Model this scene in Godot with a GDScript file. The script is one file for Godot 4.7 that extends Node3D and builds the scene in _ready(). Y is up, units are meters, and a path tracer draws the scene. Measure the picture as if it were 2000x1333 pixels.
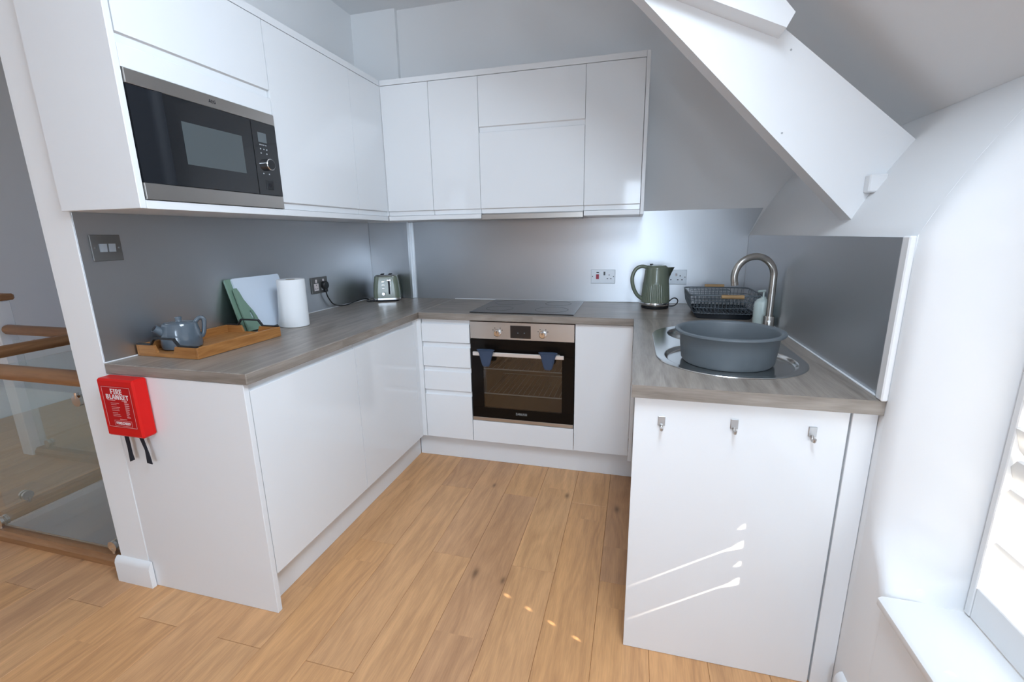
extends Node3D
# A white U-shaped kitchen under a roof slope: x runs along the back wall, y up, z towards the room.

class MB:
	var V := PackedVector3Array()
	var N := PackedVector3Array()
	var U := PackedVector2Array()
	var I := PackedInt32Array()
	var grain := -1

	func uvof(p: Vector3, n: Vector3) -> Vector2:
		var a := n.abs().max_axis_index()
		var u := 0
		if a == 0: u = 2
		if grain >= 0 and grain != a: u = grain
		var w := 3 - a - u
		return Vector2(p[u], p[w])

	func put(p: Vector3, n: Vector3) -> int:
		V.append(p); N.append(n); U.append(uvof(p, n))
		return V.size() - 1

	func tri(a: int, b: int, c: int) -> void:
		var f := (V[b] - V[a]).cross(V[c] - V[a])
		if f.dot(N[a] + N[b] + N[c]) > 0.0:
			I.append_array([a, c, b])
		else:
			I.append_array([a, b, c])

	func face(p: Array, n: Vector3) -> void:
		var k := V.size()
		for q in p: put(q, n)
		for i in range(1, p.size() - 1): tri(k, k + i, k + i + 1)

	func grid(rows: Array, nrm: Array, closed := false) -> void:
		var k := V.size()
		var m: int = rows[0].size()
		for i in rows.size():
			for j in m: put(rows[i][j], nrm[i][j])
		for i in rows.size() - 1:
			for j in (m if closed else m - 1):
				var a := k + i * m + j
				var b := k + i * m + (j + 1) % m
				tri(a, b, b + m)
				tri(a, b + m, a + m)

	func box(lo: Vector3, hi: Vector3, bev := 0.0) -> void:
		var c := (lo + hi) * 0.5
		var h := (hi - lo) * 0.5
		var b := minf(bev, minf(h.x, minf(h.y, h.z)) * 0.9)
		for a in 3:
			var u := (a + 1) % 3
			var w := (a + 2) % 3
			for s in [-1.0, 1.0]:
				var n := Vector3.ZERO
				n[a] = s
				var q := []
				for e in [[-1, -1], [1, -1], [1, 1], [-1, 1]]:
					var p := Vector3.ZERO
					p[a] = s * h[a]
					p[u] = e[0] * (h[u] - b)
					p[w] = e[1] * (h[w] - b)
					q.append(c + p)
				face(q, n)
		if b <= 0.0: return
		for a in 3:
			var u := (a + 1) % 3
			var w := (a + 2) % 3
			for su in [-1.0, 1.0]:
				for sw in [-1.0, 1.0]:
					var n := Vector3.ZERO
					n[u] = su
					n[w] = sw
					var q := []
					for e in [[-1, 0], [1, 0], [1, 1], [-1, 1]]:
						var p := Vector3.ZERO
						p[a] = e[0] * (h[a] - b)
						p[u] = su * (h[u] - (b if e[1] else 0.0))
						p[w] = sw * (h[w] - (0.0 if e[1] else b))
						q.append(c + p)
					face(q, n.normalized())
		for sx in [-1.0, 1.0]:
			for sy in [-1.0, 1.0]:
				for sz in [-1.0, 1.0]:
					var s := Vector3(sx, sy, sz)
					face([c + s * (h - Vector3(0, b, b)), c + s * (h - Vector3(b, 0, b)), c + s * (h - Vector3(b, b, 0))], s.normalized())

	# prism of a 2D outline: point = o + ax * x + ay * y, swept along az * depth
	func prism(poly: PackedVector2Array, o: Vector3, ax: Vector3, ay: Vector3, az: Vector3, depth: float, smooth := false) -> void:
		var area := 0.0
		var m := poly.size()
		for i in m: area += poly[i].cross(poly[(i + 1) % m])
		var sg := 1.0 if area > 0 else -1.0
		var t := Geometry2D.triangulate_polygon(poly)
		for s in 2:
			var k := V.size()
			for p in poly: put(o + ax * p.x + ay * p.y + az * (depth * s), az * (1.0 if s else -1.0))
			for i in range(0, t.size(), 3): tri(k + t[i], k + t[i + 1], k + t[i + 2])
		for i in m:
			var a := poly[i]
			var b := poly[(i + 1) % m]
			if a.distance_to(b) < 1e-6: continue
			var e := (b - a).normalized()
			var n2 := Vector2(e.y, -e.x) * sg
			var na := n2
			var nb := n2
			if smooth:
				var e0 := (a - poly[(i + m - 1) % m]).normalized()
				var e1 := (poly[(i + 2) % m] - b).normalized()
				if e0.dot(e) > 0.7: na = (n2 + Vector2(e0.y, -e0.x) * sg).normalized()
				if e1.dot(e) > 0.7: nb = (n2 + Vector2(e1.y, -e1.x) * sg).normalized()
			var k := V.size()
			put(o + ax * a.x + ay * a.y, ax * na.x + ay * na.y)
			put(o + ax * b.x + ay * b.y, ax * nb.x + ay * nb.y)
			put(o + ax * b.x + ay * b.y + az * depth, ax * nb.x + ay * nb.y)
			put(o + ax * a.x + ay * a.y + az * depth, ax * na.x + ay * na.y)
			tri(k, k + 1, k + 2)
			tri(k, k + 2, k + 3)

	# turned shape: prof holds (radius, height); ribs flutes its lower part
	func lathe(prof: Array, c: Vector3, segs := 40, ribs := 0, sx := 1.0, sz := 1.0) -> void:
		var runs := []
		var run := [prof[0]]
		for i in range(1, prof.size()):
			run.append(prof[i])
			if i < prof.size() - 1:
				var e0: Vector2 = (prof[i] - prof[i - 1]).normalized()
				var e1: Vector2 = (prof[i + 1] - prof[i]).normalized()
				if e0.dot(e1) < 0.75:
					runs.append(run)
					run = [prof[i]]
		runs.append(run)
		for r in runs:
			var rows := []
			var nrm := []
			for i in r.size():
				var e := Vector2.ZERO
				if i > 0: e += (r[i] - r[i - 1]).normalized()
				if i < r.size() - 1: e += (r[i + 1] - r[i]).normalized()
				e = e.normalized()
				var row := []
				var nr := []
				for j in segs:
					var a := TAU * j / segs
					var q: float = r[i].x
					var amp := 0.0
					if ribs: amp = 0.012 * (1.0 - smoothstep(0.130, 0.150, r[i].y)) * smoothstep(0.036, 0.045, r[i].y)
					q *= 1.0 + amp * cos(a * ribs)
					row.append(c + Vector3(cos(a) * q * sx, r[i].y, sin(a) * q * sz))
					var n := Vector3(cos(a) * e.y / sx, -e.x, sin(a) * e.y / sz)
					n += Vector3(-sin(a), 0, cos(a)) * (amp * ribs * sin(a * ribs)) * e.y
					nr.append(n.normalized())
				rows.append(row)
				nrm.append(nr)
			grid(rows, nrm, true)

	func tube(pts: Array, rad: float, segs := 10, flat := 1.0, closed := false) -> void:
		var m := pts.size()
		var rows := []
		var nrm := []
		var side := Vector3.ZERO
		for i in m:
			var t: Vector3
			if closed: t = (pts[(i + 1) % m] - pts[(i + m - 1) % m]).normalized()
			else: t = (pts[mini(i + 1, m - 1)] - pts[maxi(i - 1, 0)]).normalized()
			if side == Vector3.ZERO:
				side = t.cross(Vector3.UP if absf(t.y) < 0.9 else Vector3.RIGHT)
			side = (side - t * side.dot(t)).normalized()
			var up := t.cross(side)
			var row := []
			var nr := []
			for j in segs:
				var a := TAU * j / segs
				var d := side * cos(a) + up * (sin(a) * flat)
				row.append(pts[i] + d * rad)
				nr.append((side * cos(a) + up * (sin(a) / flat)).normalized())
			rows.append(row)
			nrm.append(nr)
		if closed:
			rows.append(rows[0])
			nrm.append(nrm[0])
		grid(rows, nrm, true)
		if not closed:
			face(rows[0], (pts[0] - pts[1]).normalized())
			face(rows[m - 1], (pts[m - 1] - pts[m - 2]).normalized())

	func mesh(shift: Vector3) -> ArrayMesh:
		var v := PackedVector3Array()
		v.resize(V.size())
		for i in V.size(): v[i] = V[i] - shift
		var a := []
		a.resize(Mesh.ARRAY_MAX)
		a[Mesh.ARRAY_VERTEX] = v
		a[Mesh.ARRAY_NORMAL] = N
		a[Mesh.ARRAY_TEX_UV] = U
		a[Mesh.ARRAY_INDEX] = I
		var m := ArrayMesh.new()
		m.add_surface_from_arrays(Mesh.PRIMITIVE_TRIANGLES, a)
		return m

	func base() -> Vector3:
		var lo := V[0]
		var hi := V[0]
		for p in V:
			lo = lo.min(p)
			hi = hi.max(p)
		return Vector3((lo.x + hi.x) * 0.5, lo.y, (lo.z + hi.z) * 0.5)


var M := {}
var org := {}
var taken := {}
var rng := RandomNumberGenerator.new()

# ---- measures read from the photograph -------------------------------------------------
const WT := 0.928       # worktop top
const WU := 0.890       # worktop underside
const XL := 0.6205      # front edge of the left worktop
const ZB := 0.5855      # front edge of the back worktop
const XR := 1.827       # front edge of the right worktop
const ZL := 1.813       # end of the left run
const ZR := 1.6575      # end of the right run
const W := 2.45         # right wall
const UD := 0.344       # depth of the wall cabinets
const UB := 1.451
const UT := 2.235
const CEIL := 2.735
const SUN := Vector3(0.775, 0.527, 0.348)


func lin(r: float, g: float, b: float, a := 1.0) -> Color:
	var c := Color(r, g, b).linear_to_srgb()
	c.a = a
	return c


func mat(called: String, c: Color, rough: float, metal := 0.0, spec := 0.5) -> StandardMaterial3D:
	var m := StandardMaterial3D.new()
	m.resource_name = called
	m.albedo_color = c
	m.roughness = rough
	m.metallic = metal
	m.metallic_specular = spec
	M[called] = m
	return m


func numbered(called: String) -> String:
	taken[called] = taken.get(called, -1) + 1
	return called if taken[called] == 0 else "%s_%03d" % [called, taken[called]]


func tag(o: Node, label: String, category: String, group := "") -> Node:
	o.set_meta("label", label)
	o.set_meta("category", category)
	if group: o.set_meta("group", group)
	return o


func thing(called: String, label: String, category: String, at := Vector3.ZERO, group := "") -> Node3D:
	var o := Node3D.new()
	o.name = numbered(called)
	add_child(o)
	o.position = at
	org[o] = at
	tag(o, label, category, group)
	return o


func ob(called: String, b: MB, m, parent: Node = self) -> MeshInstance3D:
	var o := MeshInstance3D.new()
	if parent == self:
		o.name = numbered(called)
		var s := b.base()
		o.mesh = b.mesh(s)
		o.position = s
		org[o] = s
		add_child(o)
	else:
		o.name = called
		o.mesh = b.mesh(org[parent])
		org[o] = org[parent]
		parent.add_child(o, true)
	o.material_override = M[m] if m is String else m
	return o


func struct(called: String, b: MB, m) -> MeshInstance3D:
	var o := ob(called, b, m)
	o.set_meta("kind", "structure")
	return o


func bx(called: String, lo: Vector3, hi: Vector3, m, parent: Node = self, bev := 0.001, grain := -1) -> MeshInstance3D:
	var b := MB.new()
	b.grain = grain
	b.box(lo, hi, bev)
	return ob(called, b, m, parent)


func sbox(called: String, lo: Vector3, hi: Vector3, m) -> MeshInstance3D:
	var b := MB.new()
	b.box(lo, hi, 0.0)
	return struct(called, b, m)


func v3(x: float, y: float, z: float) -> Vector3:
	return Vector3(x, y, z)


func lettering(text: String, size: float, at: Vector3, turn: Vector3, m, parent: Node, called := "lettering", bold := false) -> void:
	var t := TextMesh.new()
	var f := SystemFont.new()
	f.font_names = PackedStringArray(["Droid Sans"])
	f.font_weight = 700 if bold else 400
	t.font = f
	t.text = text
	t.font_size = 32
	t.pixel_size = size / 32.0
	t.depth = 0.0008
	var o := MeshInstance3D.new()
	o.name = called
	o.mesh = t
	o.material_override = M[m]
	parent.add_child(o, true)
	o.position = at - org[parent]
	o.rotation = turn


# handleless door: a slab with a scooped finger pull along its top or bottom edge
func jdoor(called: String, o: Vector3, wd: Vector3, od: Vector3, width: float, h: float, pull: String, parent: Node, thick := 0.018) -> MeshInstance3D:
	var t := thick
	var p := PackedVector2Array()
	if pull == "bottom":
		p = PackedVector2Array([Vector2(0, 0), Vector2(t - 0.011, 0), Vector2(t - 0.011, 0.024), Vector2(t - 0.007, 0.030), Vector2(t - 0.001, 0.0275), Vector2(t, 0.029), Vector2(t, h - 0.001), Vector2(t - 0.001, h), Vector2(0, h)])
	elif pull == "top":
		p = PackedVector2Array([Vector2(0, 0), Vector2(t - 0.001, 0), Vector2(t, 0.001), Vector2(t, h - 0.027), Vector2(t - 0.001, h - 0.0255), Vector2(t - 0.007, h - 0.028), Vector2(t - 0.011, h - 0.022), Vector2(t - 0.011, h), Vector2(0, h)])
	else:
		p = PackedVector2Array([Vector2(0, 0), Vector2(t - 0.001, 0), Vector2(t, 0.001), Vector2(t, h - 0.001), Vector2(t - 0.001, h), Vector2(0, h)])
	var b := MB.new()
	b.prism(p, o, od, Vector3.UP, wd, width)
	return ob(called, b, "door_white", parent)


# ---- computed textures -----------------------------------------------------------------
func wood(w: int, h: int, sw: float, sh: float, seed_: int, light: Vector3, dark: Vector3, fine: float, knots: int, ring: float, bands := 16.0) -> ImageTexture:
	var n := FastNoiseLite.new()
	n.seed = seed_
	n.noise_type = FastNoiseLite.TYPE_SIMPLEX
	n.fractal_octaves = 3
	n.frequency = 1.0
	var n2 := FastNoiseLite.new()
	n2.seed = seed_ + 77
	n2.noise_type = FastNoiseLite.TYPE_SIMPLEX
	n2.fractal_octaves = 2
	n2.frequency = 1.0
	var r := RandomNumberGenerator.new()
	r.seed = seed_
	var ks := []
	for i in knots: ks.append([r.randf() * sw, r.randf() * sh, 0.008 + 0.012 * r.randf()])
	var im := Image.create(w, h, false, Image.FORMAT_RGB8)
	for y in h:
		var t := sh * y / h
		for x in w:
			var s := sw * x / w
			var tt := t
			var kn := 0.0
			for k in ks:
				var dx: float = (s - k[0]) * 0.45
				var dy: float = t - k[1]
				var q: float = (dx * dx + dy * dy) / (k[2] * k[2])
				kn = maxf(kn, exp(-q * 2.2))
				tt += dy * 0.9 * exp(-q * 0.18)
			var warp := n2.get_noise_2d(s * 1.3, tt * 7.0)
			var rings := 0.5 + 0.5 * sin(tt * ring + warp * 7.0)
			var fibre := 0.5 + 0.5 * n.get_noise_2d(s * 9.0, tt * fine)
			var broad := 0.5 + 0.5 * n.get_noise_2d(s * 0.9 + 30.0, tt * bands)
			var d := clampf(0.24 * rings + 0.38 * fibre + 0.58 * broad - 0.14, 0.0, 1.0)
			var c := light.lerp(dark, d)
			c = c.lerp(dark * 0.35, kn * 0.8)
			im.set_pixel(x, y, Color(c.x, c.y, c.z).linear_to_srgb())
	im.generate_mipmaps()
	return ImageTexture.create_from_image(im)


func make_materials() -> void:
	mat("door_white", lin(0.85, 0.862, 0.875), 0.07, 0.0, 0.5)
	mat("carcass_white", lin(0.82, 0.83, 0.84), 0.35)
	mat("panel_white", lin(0.84, 0.85, 0.862), 0.28)
	mat("plaster", lin(0.895, 0.90, 0.905), 0.92, 0.0, 0.3)
	mat("gloss_paint", lin(0.87, 0.873, 0.876), 0.32)
	mat("beam_paint", lin(0.86, 0.868, 0.878), 0.5)
	mat("ceiling_paint", lin(0.90, 0.905, 0.91), 0.95, 0.0, 0.3)
	mat("gap_grey", lin(0.42, 0.43, 0.44), 0.8)
	var st := mat("splash_steel", lin(0.60, 0.625, 0.655), 0.42, 1.0)
	st.anisotropy_enabled = true
	st.anisotropy = 0.7
	mat("brushed_steel", lin(0.52, 0.50, 0.475), 0.34, 1.0)
	mat("sink_steel", lin(0.62, 0.62, 0.61), 0.16, 1.0)
	mat("tap_steel", lin(0.50, 0.475, 0.44), 0.28, 1.0)
	mat("chrome", lin(0.78, 0.78, 0.78), 0.10, 1.0)
	mat("plate_steel", lin(0.50, 0.51, 0.52), 0.38, 0.9)
	mat("switch_plate", lin(0.16, 0.158, 0.155), 0.45, 0.5)
	mat("rocker_silver", lin(0.50, 0.56, 0.62), 0.30, 0.4)
	mat("socket_plate", lin(0.60, 0.64, 0.68), 0.42, 0.6)
	mat("aluminium", lin(0.70, 0.73, 0.76), 0.32, 0.9)
	mat("black_glass", lin(0.012, 0.014, 0.017), 0.06, 0.0, 0.6)
	mat("hob_glass", lin(0.012, 0.014, 0.018), 0.11, 0.0, 0.7)
	mat("black_plastic", lin(0.014, 0.015, 0.017), 0.42)
	mat("grip_black", lin(0.012, 0.014, 0.018), 0.55, 0.0, 0.3)
	mat("dark_print", lin(0.03, 0.03, 0.035), 0.6)
	mat("grey_screen", lin(0.13, 0.15, 0.16), 0.10)
	mat("grey_window", lin(0.085, 0.10, 0.105), 0.10)
	mat("grey_print", lin(0.45, 0.47, 0.48), 0.5)
	mat("rack_wire", lin(0.85, 0.80, 0.72), 0.35, 0.0)
	mat("handle_steel", lin(0.80, 0.77, 0.74), 0.30, 0.6)
	mat("oven_black", lin(0.008, 0.006, 0.005), 0.10, 0.0, 0.25)
	var og := mat("oven_glass", lin(0.020, 0.013, 0.007, 0.42), 0.04, 0.0, 1.0)
	og.transparency = BaseMaterial3D.TRANSPARENCY_ALPHA
	mat("oven_enamel", lin(0.30, 0.20, 0.11), 0.5)
	mat("red_plastic", lin(0.66, 0.010, 0.008), 0.42, 0.0, 0.35)
	mat("red_label", lin(0.50, 0.006, 0.008), 0.45, 0.0, 0.3)
	mat("label_white", lin(0.80, 0.72, 0.72), 0.6)
	mat("label_pink", lin(0.75, 0.36, 0.36), 0.6)
	mat("webbing", lin(0.012, 0.013, 0.022), 0.85)
	mat("slate_glaze", lin(0.105, 0.135, 0.165), 0.10, 0.0, 0.6)
	mat("dark_hole", lin(0.012, 0.012, 0.016), 0.8)
	mat("paper", lin(0.84, 0.85, 0.86), 0.95, 0.0, 0.2)
	mat("card", lin(0.36, 0.32, 0.28), 0.9)
	mat("sage_plastic", lin(0.17, 0.27, 0.20), 0.42)
	mat("board_white", lin(0.66, 0.73, 0.82), 0.42)
	mat("green_enamel", lin(0.175, 0.205, 0.150), 0.20, 0.0, 0.6)
	mat("bowl_grey", lin(0.120, 0.140, 0.155), 0.42)
	mat("wire_grey", lin(0.16, 0.19, 0.215), 0.45, 0.3)
	mat("tray_black", lin(0.012, 0.016, 0.022), 0.4)
	mat("bottle_mint", lin(0.62, 0.71, 0.68), 0.30)
	mat("navy_silicone", lin(0.035, 0.060, 0.115), 0.6)
	mat("switch_red", lin(0.42, 0.02, 0.06), 0.35)
	mat("sealant", lin(0.80, 0.81, 0.82), 0.5)
	mat("subfloor", lin(0.20, 0.12, 0.06), 0.9)
	var gl := mat("balustrade_glass", lin(0.50, 0.70, 0.62, 0.10), 0.02, 0.0, 0.5)
	gl.transparency = BaseMaterial3D.TRANSPARENCY_ALPHA
	var bl := mat("added_blind", lin(0.80, 0.82, 0.84), 0.8)  # unseen cover, added to keep direct sun from coming through the rooflight
	bl.backlight_enabled = true
	bl.backlight = lin(0.3, 0.3, 0.3)
	var pane := mat("window_glass", lin(0.8, 0.9, 0.9, 0.05), 0.0, 0.0, 0.5)
	pane.transparency = BaseMaterial3D.TRANSPARENCY_ALPHA
	var lv := mat("louvre_white", lin(0.84, 0.85, 0.86), 0.4)
	lv.backlight_enabled = true
	lv.backlight = lin(0.55, 0.55, 0.55)
	# grey-brown laminate with a fine linear grain
	var wtex := wood(1024, 384, 1.3, 0.64, 5, Vector3(0.365, 0.318, 0.275), Vector3(0.165, 0.136, 0.112), 150.0, 0, 90.0)
	var wm := mat("worktop", Color.WHITE, 0.33, 0.0, 0.5)
	wm.albedo_texture = wtex
	wm.uv1_scale = Vector3(1.0 / 1.3, 1.0 / 0.64, 1)
	# handrail oak and tray acacia
	var hm := mat("rail_oak", Color.WHITE, 0.38)
	hm.albedo_texture = wood(512, 128, 1.2, 0.2, 11, Vector3(0.42, 0.215, 0.095), Vector3(0.24, 0.105, 0.038), 120.0, 0, 70.0)
	hm.uv1_scale = Vector3(1.0 / 1.2, 5, 1)
	var tm := mat("acacia", Color.WHITE, 0.45)
	tm.albedo_texture = wood(512, 256, 0.6, 0.3, 23, Vector3(0.55, 0.260, 0.080), Vector3(0.26, 0.092, 0.020), 110.0, 2, 80.0)
	tm.uv1_scale = Vector3(1.0 / 0.6, 1.0 / 0.3, 1)
	var bm := mat("beech", Color.WHITE, 0.5)
	bm.albedo_texture = wood(128, 64, 0.2, 0.1, 31, Vector3(0.60, 0.38, 0.18), Vector3(0.42, 0.24, 0.10), 160.0, 0, 50.0)
	bm.uv1_scale = Vector3(5, 10, 1)
	# oak floorboards: six boards, each used with two offsets
	var tones := [
		[Vector3(0.809, 0.447, 0.207), Vector3(0.497, 0.259, 0.120)],
		[Vector3(0.781, 0.433, 0.205), Vector3(0.479, 0.251, 0.119)],
		[Vector3(0.730, 0.407, 0.205), Vector3(0.448, 0.236, 0.119)],
		[Vector3(0.820, 0.463, 0.219), Vector3(0.507, 0.268, 0.127)],
		[Vector3(0.695, 0.388, 0.198), Vector3(0.427, 0.224, 0.115)],
		[Vector3(0.798, 0.431, 0.192), Vector3(0.490, 0.249, 0.111)]]
	for i in 6:
		var tx := wood(768, 160, 1.6, 0.19, 101 + i * 7, tones[i][0], tones[i][1], 130.0, [1, 0, 2, 1, 2, 0][i], [60.0, 95.0, 75.0, 50.0, 85.0, 110.0][i], 11.0)
		for j in 2:
			var m := mat("oak_%d_%d" % [i, j], Color.WHITE, 0.36, 0.0, 0.45)
			m.albedo_texture = tx
			m.uv1_scale = Vector3(1.0 / 1.6, 1.0 / 0.19, 1)
			m.uv1_offset = Vector3(0.37 * j + 0.11 * i, 0.0, 0)


# ---- setting ---------------------------------------------------------------------------
func build_floor() -> void:
	var f := Node3D.new()
	f.name = "floor"
	f.set_meta("kind", "structure")
	add_child(f)
	org[f] = Vector3.ZERO
	bx("subfloor", v3(-0.145, -0.25, -0.15), v3(3.0, -0.016, 6.15), "subfloor", f, 0.0)
	bx("subfloor", v3(-3.0, -0.25, 1.72), v3(-0.145, -0.016, 6.15), "subfloor", f, 0.0)
	bx("subfloor", v3(-3.0, -0.25, -1.0), v3(-1.15, -0.016, 1.72), "subfloor", f, 0.0)
	var pw := 0.1815
	var shapes := {}
	rng.seed = 4
	var last := -1
	for k in range(-26, 4):
		var x0 := 1.738 + pw * k
		var x1 := minf(x0 + pw, 2.448)
		x0 = maxf(x0, -2.998)
		var spans := []
		if x0 >= -0.16: spans = [[0.0, 6.1]]
		elif x1 > -1.15: spans = [[1.745, 6.1]]
		else: spans = [[-0.98, 6.1]]
		var off := 0.84 if posmod(k, 2) == 1 else 1.36
		for sp in spans:
			var j := -3
			while true:
				var a: float = maxf(off + 1.11 * j, sp[0])
				var e: float = minf(off + 1.11 * (j + 1), sp[1])
				j += 1
				if off + 1.11 * (j - 1) > sp[1]: break
				if e - a < 0.02: continue
				var key := "%.4f %.4f" % [x1 - x0, e - a]
				if not shapes.has(key):
					var b := MB.new()
					b.grain = 2
					b.box(v3(0.0004, -0.016, 0.0004), v3(x1 - x0 - 0.0004, 0, e - a - 0.0004), 0.0011)
					shapes[key] = b.mesh(Vector3.ZERO)
				var o := MeshInstance3D.new()
				o.name = "plank"
				o.mesh = shapes[key]
				var t := rng.randi() % 6
				if t == last: t = (t + 1) % 6
				last = t
				o.material_override = M["oak_%d_%d" % [t, rng.randi() % 2]]
				f.add_child(o, true)
				o.position = v3(x0, 0, a)


func right_profile(y: float) -> float:
	if y <= 1.335: return W
	var t := (y - 1.335) / 0.36
	return W + 0.222 * (0.68 * t + 0.32 * t * t)


# a board of the roof slope between two distances down the slope and two depths above it
func slope_piece(b: MB, s0: float, s1: float, z0: float, z1: float, n0: float, n1: float) -> void:
	var d := Vector2(0.70711, -0.70711)
	var n := Vector2(0.70711, 0.70711)
	var o := Vector2(1.632, CEIL)
	b.prism(PackedVector2Array([o + d * s0 + n * n0, o + d * s1 + n * n0, o + d * s1 + n * n1, o + d * s0 + n * n1]), v3(0, 0, z0), Vector3.RIGHT, Vector3.UP, Vector3.BACK, z1 - z0)


func build_shell() -> void:
	sbox("wall_left", v3(-0.145, 0, -0.15), v3(0, CEIL, ZL), "plaster")
	sbox("wall_back", v3(0, 0, -0.15), v3(3.1, 2.9, 0), "plaster")
	sbox("wall_landing", v3(-3.15, -0.25, -1.15), v3(-3.0, CEIL, 6.15), "plaster")
	sbox("wall_stair", v3(-3.0, -2.6, -1.15), v3(-0.145, CEIL, -1.0), "plaster")
	sbox("ceiling", v3(-3.15, CEIL, -1.15), v3(1.66, CEIL + 0.12, 6.15), "ceiling_paint")
	# roof slope coming down to the right-hand wall, with an unseen rooflight added to brighten the room
	var b := MB.new()
	for q in [[0.0, 0.17, -0.15, 6.15], [0.87, 1.56, -0.15, 6.15], [0.17, 0.87, -0.15, 1.90], [0.17, 0.87, 2.90, 6.15]]:
		slope_piece(b, q[0], q[1], q[2], q[3], 0.0, 0.16)
	struct("ceiling_slope", b, "ceiling_paint")
	var w3 := Node3D.new()
	w3.name = "added_window_3"
	w3.set_meta("kind", "structure")
	add_child(w3)
	org[w3] = Vector3.ZERO
	for q in [[0.17, 0.20, 1.90, 2.90], [0.84, 0.87, 1.90, 2.90], [0.20, 0.84, 1.90, 1.93], [0.20, 0.84, 2.87, 2.90]]:
		b = MB.new()
		slope_piece(b, q[0], q[1], q[2], q[3], 0.005, 0.12)
		ob("frame", b, "gloss_paint", w3)
	b = MB.new()
	slope_piece(b, 0.20, 0.84, 1.93, 2.87, 0.02, 0.024)
	ob("added_blind", b, "added_blind", w3)
	b = MB.new()
	slope_piece(b, 0.20, 0.84, 1.93, 2.87, 0.09, 0.096)
	ob("pane", b, "window_glass", w3)
	# right-hand wall: upright to 1.33 m, then leaning out to the roof
	var prof := PackedVector2Array([Vector2(W, 0)])
	for i in 13: prof.append(Vector2(right_profile(1.335 + 0.359 * i / 12.0), 1.335 + 0.359 * i / 12.0))
	prof.append_array([Vector2(3.1, 1.694), Vector2(3.1, 0)])
	b = MB.new()
	b.prism(prof, v3(0, 0, 0), Vector3.RIGHT, Vector3.UP, Vector3.BACK, 1.66, true)
	struct("wall_right", b, "plaster")
	# the rounded, slanting edge where that wall turns into the window recess
	var rows := []
	var nrm := []
	for i in 25:
		var y := lerpf(0.0, 1.694, i / 24.0)
		var xf := right_profile(y)
		var ze := 1.69 + 0.125 * pow(1.0 - clampf((y - 0.476) / 0.86, 0, 1), 14.0)
		if y > 1.335: ze = lerpf(1.69, 1.72, (y - 1.335) / 0.36)
		var row := [v3(xf, y, 1.66)]
		var r := 0.028
		var end := v3(maxf(2.60, xf + 0.05), y, 1.815)
		var dir := (end - v3(xf, y, ze)).normalized()
		for s in 7:
			var t := s / 6.0
			var p0 := v3(xf, y, ze - r)
			var p1 := v3(xf, y, ze)
			var p2 := v3(xf, y, ze) + dir * r
			row.append(p0.lerp(p1, t).lerp(p1.lerp(p2, t), t))
		row.append(end)
		row.append(v3(3.1, y, 1.815))
		rows.append(row)
	for i in 25:
		var nr := []
		for j in rows[0].size():
			var du: Vector3 = rows[i][mini(j + 1, rows[0].size() - 1)] - rows[i][maxi(j - 1, 0)]
			var dv: Vector3 = rows[mini(i + 1, 24)][j] - rows[maxi(i - 1, 0)][j]
			var n := du.cross(dv).normalized()
			if n.dot(v3(-0.7, 0, 0.7)) < 0: n = -n
			nr.append(n)
		nrm.append(nr)
	b = MB.new()
	b.grid(rows, nrm)
	struct("wall_reveal", b, "plaster")
	sbox("wall_sill", v3(W, 0, 1.80), v3(3.1, 0.446, 3.25), "plaster")
	b = MB.new()
	b.prism(prof, v3(0, 0, 3.25), Vector3.RIGHT, Vector3.UP, Vector3.BACK, 2.9, true)
	struct("wall_right_rear", b, "plaster")
	sbox("wall_lintel", v3(2.62, 1.42, 1.815), v3(3.1, 1.694, 3.25), "plaster")
	# the wall behind the camera, with a wide window
	sbox("wall_rear", v3(-3.0, 0, 6.0), v3(1.58, CEIL, 6.15), "plaster")
	sbox("wall_rear_right", v3(2.38, 0, 6.0), v3(W, CEIL, 6.15), "plaster")
	sbox("wall_rear_sill", v3(1.58, 0, 6.0), v3(2.38, 0.55, 6.15), "plaster")
	sbox("wall_rear_lintel", v3(1.58, 2.25, 6.0), v3(2.38, CEIL, 6.15), "plaster")
	var w2 := Node3D.new()
	w2.name = "window_2"
	w2.set_meta("kind", "structure")
	add_child(w2)
	org[w2] = Vector3.ZERO
	for x in [1.58, 2.33]: bx("frame", v3(x, 0.55, 6.04), v3(x + 0.05, 2.25, 6.10), "gloss_paint", w2)
	for y in [0.55, 1.375, 2.20]: bx("rail", v3(1.63, y, 6.04), v3(2.33, y + 0.05, 6.10), "gloss_paint", w2)
	for y in [0.60, 1.425]: bx("pane", v3(1.63, y, 6.066), v3(2.33, y + 0.775, 6.072), "window_glass", w2, 0.0)
	# boxed pipe run in the back corner
	sbox("trim_1", v3(0, WT, 0), v3(0.31, CEIL, 0.03), "plaster")
	# stair void
	var sv := MB.new()
	sv.box(v3(-1.15, -2.6, -1.0), v3(-1.135, -0.016, 1.72), 0.0)
	struct("wall_stairwell", sv, "plaster")
	sbox("wall_stairwell_front", v3(-1.135, -2.6, 1.70), v3(-0.145, -0.016, 1.72), "plaster")
	sbox("wall_stairwell_side", v3(-0.145, -2.6, -1.0), v3(-0.125, -0.016, 1.70), "plaster")
	sbox("floor_below", v3(-1.135, -2.7, -1.0), v3(-0.125, -2.6, 1.72), "subfloor")
	# skirtings
	var sk := PackedVector2Array([Vector2(0, 0), Vector2(0.018, 0), Vector2(0.018, 0.085), Vector2(0.014, 0.098), Vector2(0.006, 0.108), Vector2(0, 0.110)])
	b = MB.new()
	b.prism(sk, v3(W, 0.0, 1.68), Vector3.LEFT, Vector3.UP, Vector3.BACK, 4.3, true)
	struct("baseboard_right", b, "gloss_paint")
	b = MB.new()
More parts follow.
